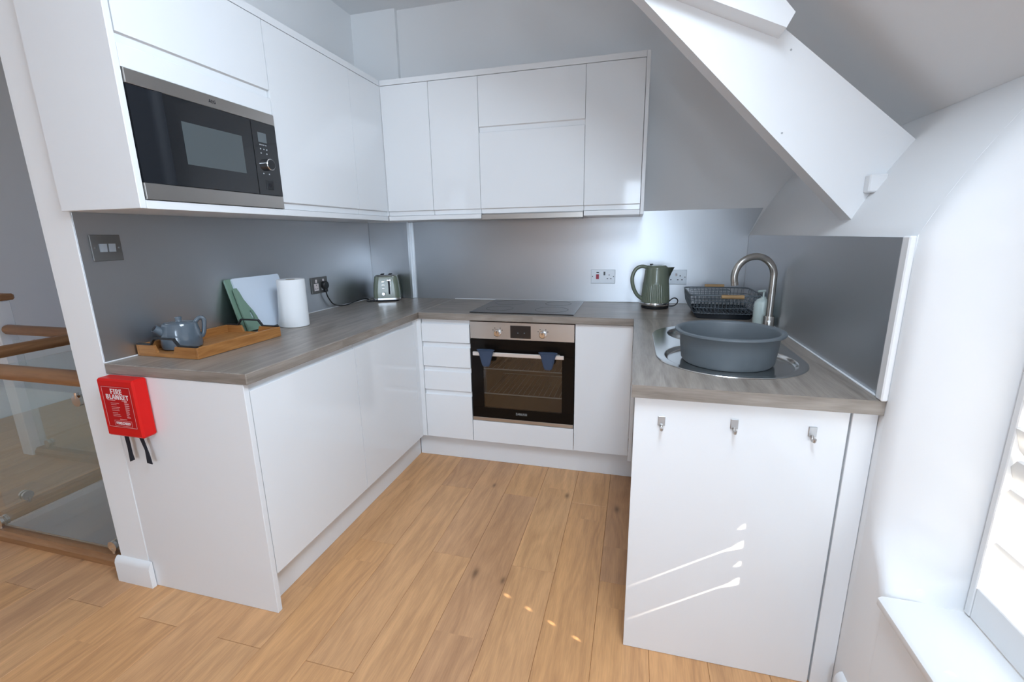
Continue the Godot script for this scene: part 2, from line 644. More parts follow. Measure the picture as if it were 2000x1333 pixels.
	b.prism(sk, v3(-0.163, 0, ZL), Vector3.BACK, Vector3.UP, Vector3.RIGHT, 0.181, true)
	struct("baseboard_left", b, "gloss_paint")


func build_window() -> void:
	var w := Node3D.new()
	w.name = "window_1"
	w.set_meta("kind", "structure")
	add_child(w)
	org[w] = Vector3.ZERO
	for z in [1.816, 2.51, 3.20]: bx("frame", v3(2.70, 0.476, z), v3(2.76, 1.418, z + 0.045), "gloss_paint", w)
	for y in [0.476, 0.93, 1.375]: bx("rail", v3(2.705, y, 1.862), v3(2.755, y + 0.042, 3.199), "gloss_paint", w)
	for z in [1.862, 2.556]:
		for y in [0.519, 0.973]: bx("pane", v3(2.728, y, z), v3(2.732, y + 0.40, z + 0.643), "window_glass", w, 0.0)
	b_sill()
	var s := thing("window_shutter", "white slatted plantation shutter filling the deep window recess beside the worktop", "shutter", v3(2.61, 0.479, 2.4))
	var m := "louvre_white"
	bx("stile", v3(2.597, 0.480, 1.8165), v3(2.625, 1.416, 1.8335), "gloss_paint", s, 0.002)
	bx("stile", v3(2.597, 0.480, 2.0755), v3(2.625, 1.416, 2.12), "gloss_paint", s, 0.002)
	bx("stile", v3(2.597, 0.480, 2.62), v3(2.625, 1.416, 2.68), "gloss_paint", s, 0.002)
	bx("stile", v3(2.597, 0.480, 3.20), v3(2.625, 1.416, 3.248), "gloss_paint", s, 0.002)
	var bays := [[1.834, 2.075], [2.121, 2.619], [2.681, 3.199]]
	for bay in bays:
		bx("rail", v3(2.599, 0.480, bay[0]), v3(2.623, 0.560, bay[1]), "gloss_paint", s, 0.002)
		bx("rail", v3(2.599, 1.36, bay[0]), v3(2.623, 1.416, bay[1]), "gloss_paint", s, 0.002)
	# slats lie almost closed; lower first-bay corners are cut away to throw sun spots
	var pitch := 0.0637
	var along := Vector3(-0.30, 0.954, 0).normalized()
	for q in 3:
		for k in 13:
			var yc := 0.563 + pitch * (k + 0.5)
			if yc > 1.35: continue
			var hw := 0.0365
			var z0: float = bays[q][0] + 0.0005
			var L: float = bays[q][1] - bays[q][0] - 0.001
			var lo := 0.024 if q == 0 and k < 6 else 0.0
			var hi := 0.024 if q == 0 and k < 5 else 0.0
			var p := PackedVector2Array()
			# two pairs of slats are cut back near the wall to throw sun streaks
			var slit_cut := 0.0116
			if lo > 0 and (k == 1 or k == 3): p.append_array([Vector2(0, -hw + lo), Vector2(0.022, -hw + slit_cut), Vector2(0.15, -hw + 0.0104), Vector2(0.175, -hw), Vector2(L - 0.022, -hw), Vector2(L, -hw + lo)])
			elif lo > 0: p.append_array([Vector2(0, -hw + lo), Vector2(0.022, -hw), Vector2(L - 0.022, -hw), Vector2(L, -hw + lo)])
			else: p.append_array([Vector2(0, -hw), Vector2(L, -hw)])
			if hi > 0 and (k == 0 or k == 2): p.append_array([Vector2(L, hw - hi), Vector2(L - 0.022, hw), Vector2(0.175, hw), Vector2(0.15, hw - 0.0104), Vector2(0.022, hw - slit_cut), Vector2(0, hw - hi)])
			elif hi > 0: p.append_array([Vector2(L, hw - hi), Vector2(L - 0.022, hw), Vector2(0.022, hw), Vector2(0, hw - hi)])
			else: p.append_array([Vector2(L, hw), Vector2(0, hw)])
			var b := MB.new()
			var nz := along.cross(Vector3.BACK)
			b.prism(p, v3(2.611, yc, z0) - nz * 0.004, Vector3.BACK, along, nz, 0.008)
			ob("louvre", b, m, s)


func b_sill() -> void:
	var b := MB.new()
	b.prism(PackedVector2Array([Vector2(2.432, 0.452), Vector2(2.436, 0.447), Vector2(2.72, 0.447), Vector2(2.72, 0.476), Vector2(2.440, 0.476), Vector2(2.432, 0.470)]), v3(0, 0, 1.806), Vector3.RIGHT, Vector3.UP, Vector3.BACK, 1.443, true)
	struct("trim_sill", b, "gloss_paint")


func build_beams() -> void:
	var b := MB.new()
	# principal rafter, slightly deeper towards its foot
	b.prism(PackedVector2Array([Vector2(1.17, 2.733), Vector2(1.811, 2.074), Vector2(2.477, 1.379), Vector2(2.50, 1.43), Vector2(2.62, 1.60), Vector2(2.265, 1.911), Vector2(1.52, 2.56), Vector2(1.40, 2.733)]), v3(0, 0, 1.155), Vector3.RIGHT, Vector3.UP, Vector3.BACK, 0.085)
	var o := thing("roof_beam", "white painted sloping roof timber running down to the window wall above the sink", "beam", v3(2.0, 1.379, 1.2))
	ob("rafter", b, "beam_paint", o)
	for p in [v3(2.248, 1.652, 1.2402), v3(2.248, 1.886, 1.2402)]:
		var d := MB.new()
		d.lathe([Vector2(0.0001, 0.001), Vector2(0.003, 0.0008), Vector2(0.003, 0)], Vector3.ZERO, 10)
		for i in d.V.size():
			d.V[i] = p + v3(d.V[i].x, -d.V[i].z, d.V[i].y)
			d.N[i] = v3(d.N[i].x, -d.N[i].z, d.N[i].y)
		ob("nail_hole", d, "gap_grey", o)
	b = MB.new()
	b.box(v3(2.492, 1.462, 1.2403), v3(2.54, 1.515, 1.275), 0.004)
	ob("bolt_cover", b, "beam_paint", o)
	b = MB.new()
	b.prism(PackedVector2Array([Vector2(2.21, 1.92), Vector2(2.229, 1.957), Vector2(2.19, 2.003), Vector2(1.86, 2.36), Vector2(1.30, 2.60), Vector2(1.30, 2.344)]), v3(0, 0, 1.2405), Vector3.RIGHT, Vector3.UP, Vector3.BACK, 0.08)
	tag(ob("collar_beam", b, "beam_paint"), "short white timber with a cut end fixed across the sloping roof beam", "beam")


# ---- kitchen units ---------------------------------------------------------------------
func build_base_units() -> void:
	# left run
	var t := thing("base_cabinet", "white gloss base cabinet on the left run, next to the inner corner", "cabinet", v3(0.3, 0, 0.897))
	bx("body", v3(0.012, 0.15, 0.606), v3(0.565, 0.888, 1.188), "carcass_white", t)
	jdoor("door", v3(0.582, 0.152, 1.1885), Vector3.FORWARD, Vector3.RIGHT, 0.583, 0.734, "top", t)
	t = thing("base_cabinet", "white gloss base cabinet behind the end panel with the red fire blanket", "cabinet", v3(0.3, 0, 1.48))
	bx("body", v3(0.012, 0.15, 1.190), v3(0.565, 0.888, 1.788), "carcass_white", t)
	jdoor("door", v3(0.582, 0.152, 1.7875), Vector3.FORWARD, Vector3.RIGHT, 0.596, 0.734, "top", t)
	tag(bx("end_panel", v3(0.001, 0.0005, 1.790), v3(0.601, 0.889, 1.8105), "panel_white", self, 0.0012), "white end panel of the left run with a red fire blanket hung on it", "panel")
	var b := MB.new()
	b.box(v3(0.582, 0.152, 0.568), v3(0.600, 0.888, 0.603), 0.001)
	b.box(v3(0.582, 0.152, 0.547), v3(0.626, 0.888, 0.5675), 0.001)
	tag(ob("corner_post", b, "door_white"), "narrow white filler post in the inner corner beside the drawers", "filler")
	tag(bx("plinth", v3(0.530, 0.0005, 0.513), v3(0.548, 0.149, 1.789), "panel_white", self, 0.001), "white plinth board under the left run of cabinets", "plinth")
	# back run
	tag(bx("plinth", v3(0.549, 0.0005, 0.492), v3(1.8795, 0.149, 0.510), "panel_white", self, 0.001), "white plinth board under the drawers and oven", "plinth")
	t = thing("drawer_unit", "white stack of four handleless drawers left of the oven", "drawers", v3(0.777, 0.15, 0.3))
	bx("body", v3(0.630, 0.15, 0.02), v3(0.925, 0.888, 0.53), "carcass_white", t)
	for d in [[0.752, 0.886], [0.604, 0.748], [0.458, 0.600], [0.153, 0.454]]:
		jdoor("drawer", v3(0.629, d[0], 0.547), Vector3.RIGHT, Vector3.BACK, 0.296, d[1] - d[0], "top", t)
	t = thing("oven_housing", "white cabinet panel below the built-in oven", "cabinet", v3(1.227, 0.15, 0.3))
	bx("shelf", v3(0.930, 0.262, 0.02), v3(1.524, 0.284, 0.545), "carcass_white", t)
	jdoor("panel", v3(0.929, 0.153, 0.547), Vector3.RIGHT, Vector3.BACK, 0.596, 0.131, "none", t)
	t = thing("base_cabinet", "white gloss base cabinet between the oven and the sink run", "cabinet", v3(1.676, 0.15, 0.3))
	bx("body", v3(1.529, 0.15, 0.02), v3(1.824, 0.888, 0.53), "carcass_white", t)
	jdoor("door", v3(1.5285, 0.155, 0.547), Vector3.RIGHT, Vector3.BACK, 0.2975, 0.731, "none", t)
	tag(bx("corner_post", v3(1.8275, 0.152, 0.547), v3(1.8475, 0.888, 0.618), "door_white", self, 0.001), "narrow white filler post in the corner between plain cabinet and sink run", "filler")
	# sink run: open-topped carcass so that the bowl hangs free
	t = thing("sink_cabinet", "white base cabinet under the stainless sink", "cabinet", v3(2.15, 0.15, 1.1))
	bx("base_board", v3(1.868, 0.15, 0.60), v3(2.44, 0.168, 1.616), "carcass_white", t)
	bx("back_board", v3(2.430, 0.169, 0.60), v3(2.445, 0.888, 1.616), "carcass_white", t)
	bx("side_board", v3(1.868, 0.169, 0.60), v3(2.429, 0.888, 0.616), "carcass_white", t)
	jdoor("door", v3(1.866, 0.152, 0.620), Vector3.BACK, Vector3.LEFT, 0.496, 0.734, "top", t)
	jdoor("door", v3(1.866, 0.152, 1.119), Vector3.BACK, Vector3.LEFT, 0.496, 0.734, "top", t)
	tag(bx("plinth", v3(1.880, 0.0005, 0.492), v3(1.897, 0.149, 1.615), "panel_white", self, 0.001), "white plinth board under the sink cabinet", "plinth")
	tag(bx("end_panel", v3(1.837, 0.0005, 1.618), v3(2.3845, 0.889, 1.638), "door_white", self, 0.0012), "tall white gloss end panel of the sink run with three steel hooks", "panel")
	tag(bx("filler_strip", v3(2.391, 0.0005, 1.616), v3(2.4485, 0.889, 1.636), "panel_white", self, 0.0012), "white filler strip between the sink end panel and the window wall", "filler")
	tag(bx("gap_strip", v3(2.3848, 0.0005, 1.617), v3(2.3907, 0.889, 1.626), "gap_grey", self, 0.0), "thin grey joint between the end panel and its filler strip", "joint")
	var xs := [1.915, 2.109, 2.303]
	var lab := ["small steel hook at the aisle end of the row on the white end panel", "middle small steel hook of three on the white end panel", "small steel hook nearest the filler strip on the white end panel"]
	for i in 3:
		var h := thing("wall_hook", lab[i], "hook", v3(xs[i], 0.80, 1.638), "steel hooks on the sink end panel")
		var y0: float = [0.817, 0.826, 0.822][i]
		bx("plate", v3(xs[i] - 0.010, y0 - 0.014, 1.6382), v3(xs[i] + 0.010, y0 + 0.015, 1.6412), "plate_steel", h, 0.001)
		b = MB.new()
		b.tube([v3(xs[i], y0 - 0.010, 1.640), v3(xs[i], y0 - 0.018, 1.643), v3(xs[i], y0 - 0.022, 1.650), v3(xs[i], y0 - 0.020, 1.658), v3(xs[i], y0 - 0.012, 1.661)], 0.0045, 8)
		ob("hook", b, "brushed_steel", h)


func build_worktops() -> void:
	var t := thing("worktop", "grey wood-grain worktop of the left run, holding tray and toaster", "worktop", v3(0.3, WU, 0.9))
	bx("slab", v3(0.001, WU, 0.001), v3(XL, WT, ZL), "worktop", t, 0.0025, 2)
	bx("sealant_bead", v3(0.0012, WT, 0.036), v3(0.007, WT + 0.004, ZL), "sealant", t, 0.001)
	t = thing("worktop", "grey wood-grain worktop along the back wall around the hob", "worktop", v3(1.5, WU, 0.3))
	bx("slab", v3(XL + 0.0006, WU, 0.001), v3(2.449, WT, ZB), "worktop", t, 0.0025, 0)
	bx("sealant_bead", v3(XL, WT, 0.0045), v3(2.43, WT + 0.004, 0.009), "sealant", t, 0.001)
	# sink run, with a stadium-shaped cut-out for the sink
	t = thing("worktop", "grey wood-grain worktop of the sink run beside the window", "worktop", v3(2.14, WU, 1.12))
	var hole := stadium(0.225, 0.9575, 1.2975, 2.1425)
	var o := PackedVector2Array([Vector2(XR, ZB + 0.0006), Vector2(2.449, ZB + 0.0006), Vector2(2.449, ZR), Vector2(XR, ZR)])
	var b := MB.new()
	b.grain = 2
	# the slab is cut in two halves along the middle of the hole, then closed into one mesh
	var left := PackedVector2Array([Vector2(2.1425, ZR), Vector2(XR, ZR), Vector2(XR, ZB + 0.0006), Vector2(2.1425, ZB + 0.0006)])
	var right := PackedVector2Array([Vector2(2.1425, ZB + 0.0006), Vector2(2.449, ZB + 0.0006), Vector2(2.449, ZR), Vector2(2.1425, ZR)])
	for p in hole[0]: left.append(p)
	for p in hole[1]: right.append(p)
	for q in [left, right]: flat_slab(b, q, WU, WT)
	# outer edges and the cut edge
	for i in 4:
		var a := o[i]
		var c := o[(i + 1) % 4]
		var n := v3((c - a).y, 0, -(c - a).x).normalized()
		b.face([v3(a.x, WU, a.y), v3(c.x, WU, c.y), v3(c.x, WT, c.y), v3(a.x, WT, a.y)], n)
	ob("slab", b, "worktop", t)
	bx("sealant_bead", v3(2.438, WT, ZB), v3(2.4448, WT + 0.004, 1.62), "sealant", t, 0.001)


func stadium(r: float, z0: float, z1: float, xc: float, n := 24) -> Array:
	# two halves: left side from far to near, right side from near to far
	var l := []
	var q := []
	for i in n + 1:
		var a := PI * 0.5 * i / n
		l.append(Vector2(xc - r * sin(a), z0 - r * cos(a)))
	for i in n + 1:
		var a := PI * 0.5 * i / n
		l.append(Vector2(xc - r * cos(a), z1 + r * sin(a)))
	for i in n + 1:
		var a := PI * 0.5 * i / n
		q.append(Vector2(xc + r * sin(a), z1 + r * cos(a)))
	for i in n + 1:
		var a := PI * 0.5 * i / n
		q.append(Vector2(xc + r * cos(a), z0 - r * sin(a)))
	return [l, q]


func flat_slab(b: MB, p: PackedVector2Array, y0: float, y1: float) -> void:
	var t := Geometry2D.triangulate_polygon(p)
	for s in 2:
		var k := b.V.size()
		for q in p: b.put(v3(q.x, y1 if s else y0, q.y), Vector3.UP if s else Vector3.DOWN)
		for i in range(0, t.size(), 3): b.tri(k + t[i], k + t[i + 1], k + t[i + 2])


func build_wall_units() -> void:
	var y0 := 1.479
	var h := 0.724
	# left wall
	var t := thing("microwave_cabinet", "white gloss wall cabinet around the built-in microwave", "cabinet", v3(0.17, UB, 1.53))
	bx("end_board", v3(0.002, UB, 1.8155), v3(UD, UT, 1.835), "panel_white", t, 0.0015)
	bx("body", v3(0.002, 1.852, 1.2275), v3(0.324, 2.203, 1.815), "carcass_white", t)
	bx("fascia", v3(0.3245, 1.8515, 1.2275), v3(UD, 1.914, 1.815), "door_white", t)
	bx("shelf", v3(0.002, UB, 1.2275), v3(UD, 1.477, 1.815), "panel_white", t)
	jdoor("door", v3(0.326, 1.917, 1.8125), Vector3.FORWARD, Vector3.RIGHT, 0.583, 0.286, "bottom", t)
	t = thing("wall_cabinet", "white gloss wall cabinet right of the microwave", "cabinet", v3(0.17, UB, 0.94))
	bx("body", v3(0.002, y0, 0.652), v3(0.308, 2.203, 1.226), "carcass_white", t)
	jdoor("door", v3(0.326, y0, 1.2255), Vector3.FORWARD, Vector3.RIGHT, 0.573, h, "bottom", t)
	t = thing("wall_cabinet", "white gloss corner wall cabinet on the left wall", "cabinet", v3(0.17, UB, 0.5))
	bx("body", v3(0.002, y0, 0.3465), v3(0.308, 2.203, 0.650), "carcass_white", t)
	jdoor("door", v3(0.326, y0, 0.6505), Vector3.FORWARD, Vector3.RIGHT, 0.305, h, "bottom", t)
	bx("corner_strip", v3(0.322, y0, 0.322), v3(0.3438, 2.203, 0.3438), "door_white", t)
	tag(bx("light_rail", v3(0.002, UB, 0.3455), v3(UD, 1.477, 1.2265), "panel_white", self, 0.001), "white bottom board under the left wall cabinets", "board")
	tag(bx("top_board", v3(0.002, 2.2055, 0.3455), v3(UD, UT, 1.8145), "panel_white", self, 0.001), "white top board over the left wall cabinets", "board")
	# back wall
	var bz := 0.033
	var units := [
		["wall_cabinet", "white gloss corner wall cabinet on the back wall", 0.3465, 0.6455],
		["wall_cabinet", "white gloss wall cabinet left of the extractor cabinet", 0.648, 0.942],
		["wall_cabinet", "white gloss wall cabinet at the right end, under the sloping beam", 1.5355, 1.831]]
	for u in units:
		t = thing(u[0], u[1], "cabinet", v3((u[2] + u[3]) * 0.5, UB, 0.17))
		bx("body", v3(u[2], y0, bz if u[2] < 0.4 else 0.002), v3(u[3], 2.203, 0.308), "carcass_white", t)
		jdoor("door", v3(u[2], y0, 0.326), Vector3.RIGHT, Vector3.BACK, u[3] - u[2], h, "bottom", t)
		if u[2] > 1.5: bx("end_board", v3(1.8335, UB, 0.002), v3(1.8526, UT, 0.346), "panel_white", t, 0.0015)
	t = thing("extractor_cabinet", "white gloss wall cabinet above the hob with flap and lower panel", "cabinet", v3(1.239, UB, 0.17))
	bx("body", v3(0.945, 1.60, 0.002), v3(1.533, 2.203, 0.308), "carcass_white", t)
	jdoor("door", v3(0.9445, 1.917, 0.326), Vector3.RIGHT, Vector3.BACK, 0.589, 0.286, "bottom", t)
	jdoor("door", v3(0.9445, 1.479, 0.326), Vector3.RIGHT, Vector3.BACK, 0.589, 0.4355, "bottom", t)
	t = thing("extractor_hood", "slim steel extractor hood under the wall cabinet above the hob", "extractor hood", v3(1.239, 1.44, 0.18))
	bx("casing", v3(0.947, 1.452, 0.01), v3(1.531, 1.598, 0.322), "plate_steel", t)
	bx("visor", v3(0.945, 1.443, 0.318), v3(1.533, 1.474, 0.343), "brushed_steel", t, 0.002)
	bx("filter", v3(0.98, 1.446, 0.03), v3(1.50, 1.4515, 0.30), "plate_steel", t)
	tag(bx("light_rail", v3(0.3465, UB, bz), v3(0.943, 1.477, UD), "panel_white", self, 0.001), "white bottom board under the back corner wall cabinets", "board")
	tag(bx("light_rail", v3(1.5355, UB, 0.002), v3(1.8325, 1.477, UD), "panel_white", self, 0.001), "white bottom board under the wall cabinet right of the extractor", "board")
	tag(bx("top_board", v3(0.3465, 2.2055, bz), v3(1.8325, UT, UD), "panel_white", self, 0.001), "white top board over the back wall cabinets", "board")


func build_splashbacks() -> void:
	tag(bx("splashback", v3(0.0005, WT + 0.0005, 0.036), v3(0.0045, UB - 0.001, 1.81), "splash_steel", self, 0.0005, 1), "brushed steel splashback on the left wall behind the tray", "splashback")
	tag(bx("splashback", v3(0.0055, WT + 0.0005, 0.0305), v3(0.3095, UB - 0.001, 0.0345), "splash_steel", self, 0.0005, 1), "narrow brushed steel splashback behind the toaster", "splashback")
	var b := MB.new()
	b.box(v3(0.3102, WT + 0.0005, 0.0005), v3(0.316, UB - 0.001, 0.036), 0.001)
	b.box(v3(0.300, WT + 0.0005, 0.0347), v3(0.316, UB - 0.001, 0.0385), 0.001)
	b.box(v3(0.316, WT + 0.0005, 0.0045), v3(0.336, UB - 0.001, 0.0075), 0.001)
	tag(ob("corner_trim", b, "aluminium"), "pale aluminium corner trim on the back wall right of the toaster", "trim")
	# back panel, cut to the leaning wall at its right end
	b = MB.new()
	b.grain = 1
	b.prism(PackedVector2Array([Vector2(0.3165, WT + 0.0005), Vector2(2.4445, WT + 0.0005), Vector2(2.4445, 1.336), Vector2(2.506, 1.4815), Vector2(1.8535, 1.4815), Vector2(1.8535, UB - 0.001), Vector2(0.3165, UB - 0.001)]), v3(0, 0, 0.0004), Vector3.RIGHT, Vector3.UP, Vector3.BACK, 0.004)
	tag(ob("splashback", b, "splash_steel"), "wide brushed steel splashback on the back wall behind hob and kettle", "splashback")
	tag(bx("splashback", v3(2.4452, WT + 0.0005, 0.006), v3(2.4492, 1.333, 1.618), "splash_steel", self, 0.0005, 1), "dark brushed steel splashback on the window wall behind the tap", "splashback")
	b = MB.new()
	b.box(v3(2.440, WT + 0.0005, 1.6185), v3(2.4495, 1.334, 1.632), 0.001)
	tag(ob("edge_trim", b, "aluminium"), "thin metal edge trim at the window end of the dark splashback", "trim")
	tag(bx("edge_batten", v3(2.434, WT + 0.0005, 1.6325), v3(2.4495, 1.336, 1.664), "gloss_paint", self, 0.003), "white painted batten at the window end of the splashback", "batten")


# ---- appliances ------------------------------------------------------------------------
func disc(b: MB, at: Vector3, r: float, depth: float, axis: String, segs := 24, bev := 0.001) -> void:
	var d := MB.new()
	d.lathe([Vector2(0.00001, depth), Vector2(r - bev, depth), Vector2(r, depth - bev), Vector2(r, 0), Vector2(0.00001, 0)], Vector3.ZERO, segs)
	var k := b.V.size()
	for i in d.V.size():
		var p := d.V[i]
		var n := d.N[i]
		if axis == "x":
			p = v3(p.y, p.x, p.z)
			n = v3(n.y, n.x, n.z)
		elif axis == "z":
			p = v3(p.x, p.z, p.y)
			n = v3(n.x, n.z, n.y)
		b.V.append(at + p)
		b.N.append(n)
		b.U.append(b.uvof(at + p, n))
	for i in range(0, d.I.size(), 3): b.tri(k + d.I[i], k + d.I[i + 1], k + d.I[i + 2])


func build_microwave() -> void:
	var t := thing("microwave", "built-in microwave with black glass door and steel bands", "microwave", v3(0.18, 1.479, 1.52))
	var x := 0.342
	bx("casing", v3(0.02, 1.486, 1.235), v3(0.338, 1.842, 1.806), "black_plastic", t)
	var top := bx("top_band", v3(0.3385, 1.8085, 1.2285), v3(x + 0.008, 1.8495, 1.8135), "brushed_steel", t, 0.001)
	bx("bottom_band", v3(0.3385, 1.479, 1.2285), v3(x + 0.008, 1.5285, 1.8135), "brushed_steel", t, 0.001)
	# curved grip panel left of the door
	var p := PackedVector2Array()
	for i in 13:
		var s := i / 12.0
		p.append(Vector2(0.102 * s, 0.006 - 0.004 * s + (0.012 * smoothstep(0.62, 1.0, s))))
	p.append_array([Vector2(0.102, -0.003), Vector2(0, -0.003)])
	var b := MB.new()
	b.prism(p, v3(x, 1.5295, 1.8125), Vector3.FORWARD, Vector3.RIGHT, Vector3.UP, 0.278, true)
	ob("grip_panel", b, "grip_black", t)
	var d := bx("door", v3(0.3385, 1.5295, 1.3575), v3(x + 0.008, 1.8075, 1.7085), "black_glass", t, 0.001)
	bx("door_window", v3(x + 0.0082, 1.602, 1.410), v3(x + 0.0088, 1.737, 1.655), "grey_window", d, 0.0)
	var c := bx("control_panel", v3(0.3385, 1.5295, 1.2285), v3(x + 0.008, 1.8075, 1.3545), "black_glass", t, 0.001)
	bx("display", v3(x + 0.0082, 1.731, 1.285), v3(x + 0.0088, 1.768, 1.329), "grey_screen", c, 0.0)
	b = MB.new()
	disc(b, v3(x + 0.008, 1.648, 1.296), 0.0225, 0.020, "x", 32, 0.002)
	var kn := ob("knob", b, "chrome", c)
	b = MB.new()
	disc(b, v3(x + 0.0281, 1.648, 1.296), 0.0195, 0.0008, "x", 32, 0.0003)
	ob("knob_face", b, "black_plastic", kn)
	for q in [[1.722, 1.322], [1.722, 1.312], [1.722, 1.302], [1.722, 1.292], [1.706, 1.322], [1.706, 1.305], [1.706, 1.290], [1.690, 1.322], [1.690, 1.292], [1.612, 1.322], [1.612, 1.292]]:
		bx("symbol", v3(x + 0.0082, q[0] - 0.0022, q[1] - 0.0028), v3(x + 0.0086, q[0] + 0.0022, q[1] + 0.0028), "grey_print", c, 0.0)
	bx("door_button", v3(x + 0.0078, 1.551, 1.278), v3(x + 0.0105, 1.588, 1.315), "black_plastic", c, 0.001)
	b = MB.new()
	disc(b, v3(x + 0.0106, 1.569, 1.297), 0.008, 0.001, "x", 20, 0.0004)
	ob("button_dimple", b, "dark_hole", c)
	lettering("AEG", 0.015, v3(x + 0.0084, 1.829, 1.520), v3(0, PI / 2, 0), "dark_print", top, "lettering", true)


func build_oven() -> void:
	var t := thing("oven", "built-in single oven with steel control strip and dark glass door", "oven", v3(1.227, 0.287, 0.3))
	var z := 0.566
	var b := MB.new()
	# open-fronted cavity
	for q in [[v3(0.95, 0.30, 0.06), v3(1.505, 0.77, 0.075)], [v3(0.95, 0.30, 0.0755), v3(0.99, 0.77, 0.545)], [v3(1.465, 0.30, 0.0755), v3(1.505, 0.77, 0.545)], [v3(0.9905, 0.30, 0.0755), v3(1.4645, 0.345, 0.545)], [v3(0.9905, 0.715, 0.0755), v3(1.4645, 0.77, 0.545)]]:
		b.box(q[0], q[1], 0.0)
	ob("cavity", b, "oven_enamel", t)
	bx("casing", v3(0.94, 0.785, 0.06), v3(1.515, 0.875, 0.545), "plate_steel", t)
	var c := bx("control_strip", v3(0.9305, 0.784, 0.546), v3(1.5235, 0.8825, z), "brushed_steel", t, 0.0012)
	bx("display", v3(1.168, 0.795, z + 0.0002), v3(1.284, 0.866, z + 0.0012), "black_glass", c, 0.0)
	for q in [[1.208, 0.822], [1.245, 0.822]]: bx("symbol", v3(q[0], q[1], z + 0.0013), v3(q[0] + 0.006, q[1] + 0.006, z + 0.0016), "grey_screen", c, 0.0)
	for x in [1.094, 1.352]:
		b = MB.new()
		disc(b, v3(x, 0.822, z + 0.0002), 0.0215, 0.004, "z", 32, 0.001)
		disc(b, v3(x, 0.822, z + 0.004), 0.0175, 0.020, "z", 32, 0.003)
		var k := ob("knob", b, "chrome", c)
		bx("pointer", v3(x - 0.0015, 0.824, z + 0.0242), v3(x + 0.0015, 0.838, z + 0.0248), "dark_print", k, 0.0)
		for a in [-60, -30, 30, 60]:
			var s := v3(x + 0.031 * sin(deg_to_rad(a)), 0.822 + 0.031 * cos(deg_to_rad(a)), z + 0.0002)
			bx("symbol", s - v3(0.0025, 0.0025, 0), s + v3(0.0025, 0.0025, 0.0003), "dark_print", c, 0.0)
	# door: black frame around a tinted pane
	var d := Node3D.new()
	d.name = "door"
	t.add_child(d)
	org[d] = org[t]
	bx("frame_top", v3(0.9305, 0.700, 0.548), v3(1.5235, 0.7815, z), "oven_black", d)
	bx("frame_bottom", v3(0.9305, 0.3085, 0.548), v3(1.5235, 0.372, z), "oven_black", d)
	bx("frame_side", v3(0.9305, 0.3725, 0.548), v3(1.003, 0.6995, z), "oven_black", d)
	bx("frame_side", v3(1.459, 0.3725, 0.548), v3(1.5235, 0.6995, z), "oven_black", d)
	bx("pane", v3(1.0035, 0.3725, z - 0.005), v3(1.4585, 0.6995, z - 0.0005), "oven_glass", d, 0.0)
	bx("bottom_strip", v3(0.9305, 0.2875, 0.548), v3(1.5235, 0.308, z), "brushed_steel", t, 0.001)
	lettering("ZANUSSI", 0.017, v3(1.226, 0.345, z + 0.0004), Vector3.ZERO, "grey_print", d)
	b = MB.new()
	b.box(v3(0.957, 0.695, z + 0.034), v3(1.474, 0.718, z + 0.044), 0.003)
	b.box(v3(0.985, 0.700, z), v3(1.003, 0.713, z + 0.036), 0.001)
	b.box(v3(1.428, 0.700, z), v3(1.446, 0.713, z + 0.036), 0.001)
	ob("handle", b, "handle_steel", t)
	for y in [0.455, 0.605]:
		b = MB.new()
		b.tube([v3(1.0, y, 0.552), v3(1.455, y, 0.552)], 0.0042, 8)
		b.tube([v3(1.0, y, 0.15), v3(1.455, y, 0.15)], 0.003, 8)
		for i in 15: b.tube([v3(1.02 + i * 0.03, y, 0.15), v3(1.02 + i * 0.03, y, 0.53)], 0.0015, 6)
		ob("oven_rack", b, "rack_wire", t)
	# two hanging grips on the handle
	var gl := ["navy silicone pan grip hung on the oven handle beside the drawers", "navy silicone pan grip hung on the oven handle beside the plain cabinet"]
	for i in 2:
		var x: float = [1.040, 1.391][i]
		var g := thing("pan_grip", gl[i], "pan grip", v3(x, 0.64, z + 0.045), "pan grips on the oven handle")
		var at := v3(x, 0, z + 0.0595)
		b = MB.new()
		b.lathe([Vector2(0.0001, 0.640), Vector2(0.34, 0.6405), Vector2(0.46, 0.650), Vector2(0.63, 0.680), Vector2(0.80, 0.715), Vector2(1.0, 0.7335), Vector2(0.93, 0.7335), Vector2(0.74, 0.715), Vector2(0.57, 0.680), Vector2(0.40, 0.654), Vector2(0.0001, 0.646)], at, 40, 0, 0.050, 0.0150)
		ob("pocket", b, "navy_silicone", g)
		b = MB.new()
		var ring := []
		for k in 32: ring.append(at + v3(0.0505 * cos(TAU * k / 32), 0.7345, 0.0148 * sin(TAU * k / 32)))
		b.tube(ring, 0.0022, 8, 1.0, true)
		ob("rim", b, "navy_silicone", g)


func build_hob() -> void:
	var t := thing("hob", "black glass induction hob set in the back worktop above the oven", "hob", v3(1.219, WT, 0.29))
	bx("glass", v3(0.923, WT + 0.0005, 0.030), v3(1.515, WT + 0.0055, 0.548), "hob_glass", t, 0.0015)
	for q in [[1.06, 0.40, 0.08], [1.06, 0.16, 0.095], [1.37, 0.40, 0.095], [1.37, 0.16, 0.08]]:
		var b := MB.new()
		b.lathe([Vector2(q[2], 0.0056), Vector2(q[2], 0.0058), Vector2(q[2] - 0.0012, 0.0058), Vector2(q[2] - 0.0012, 0.0056)], v3(q[0], WT, q[1]), 48)
		ob("cooking_zone", b, "dark_print", t)


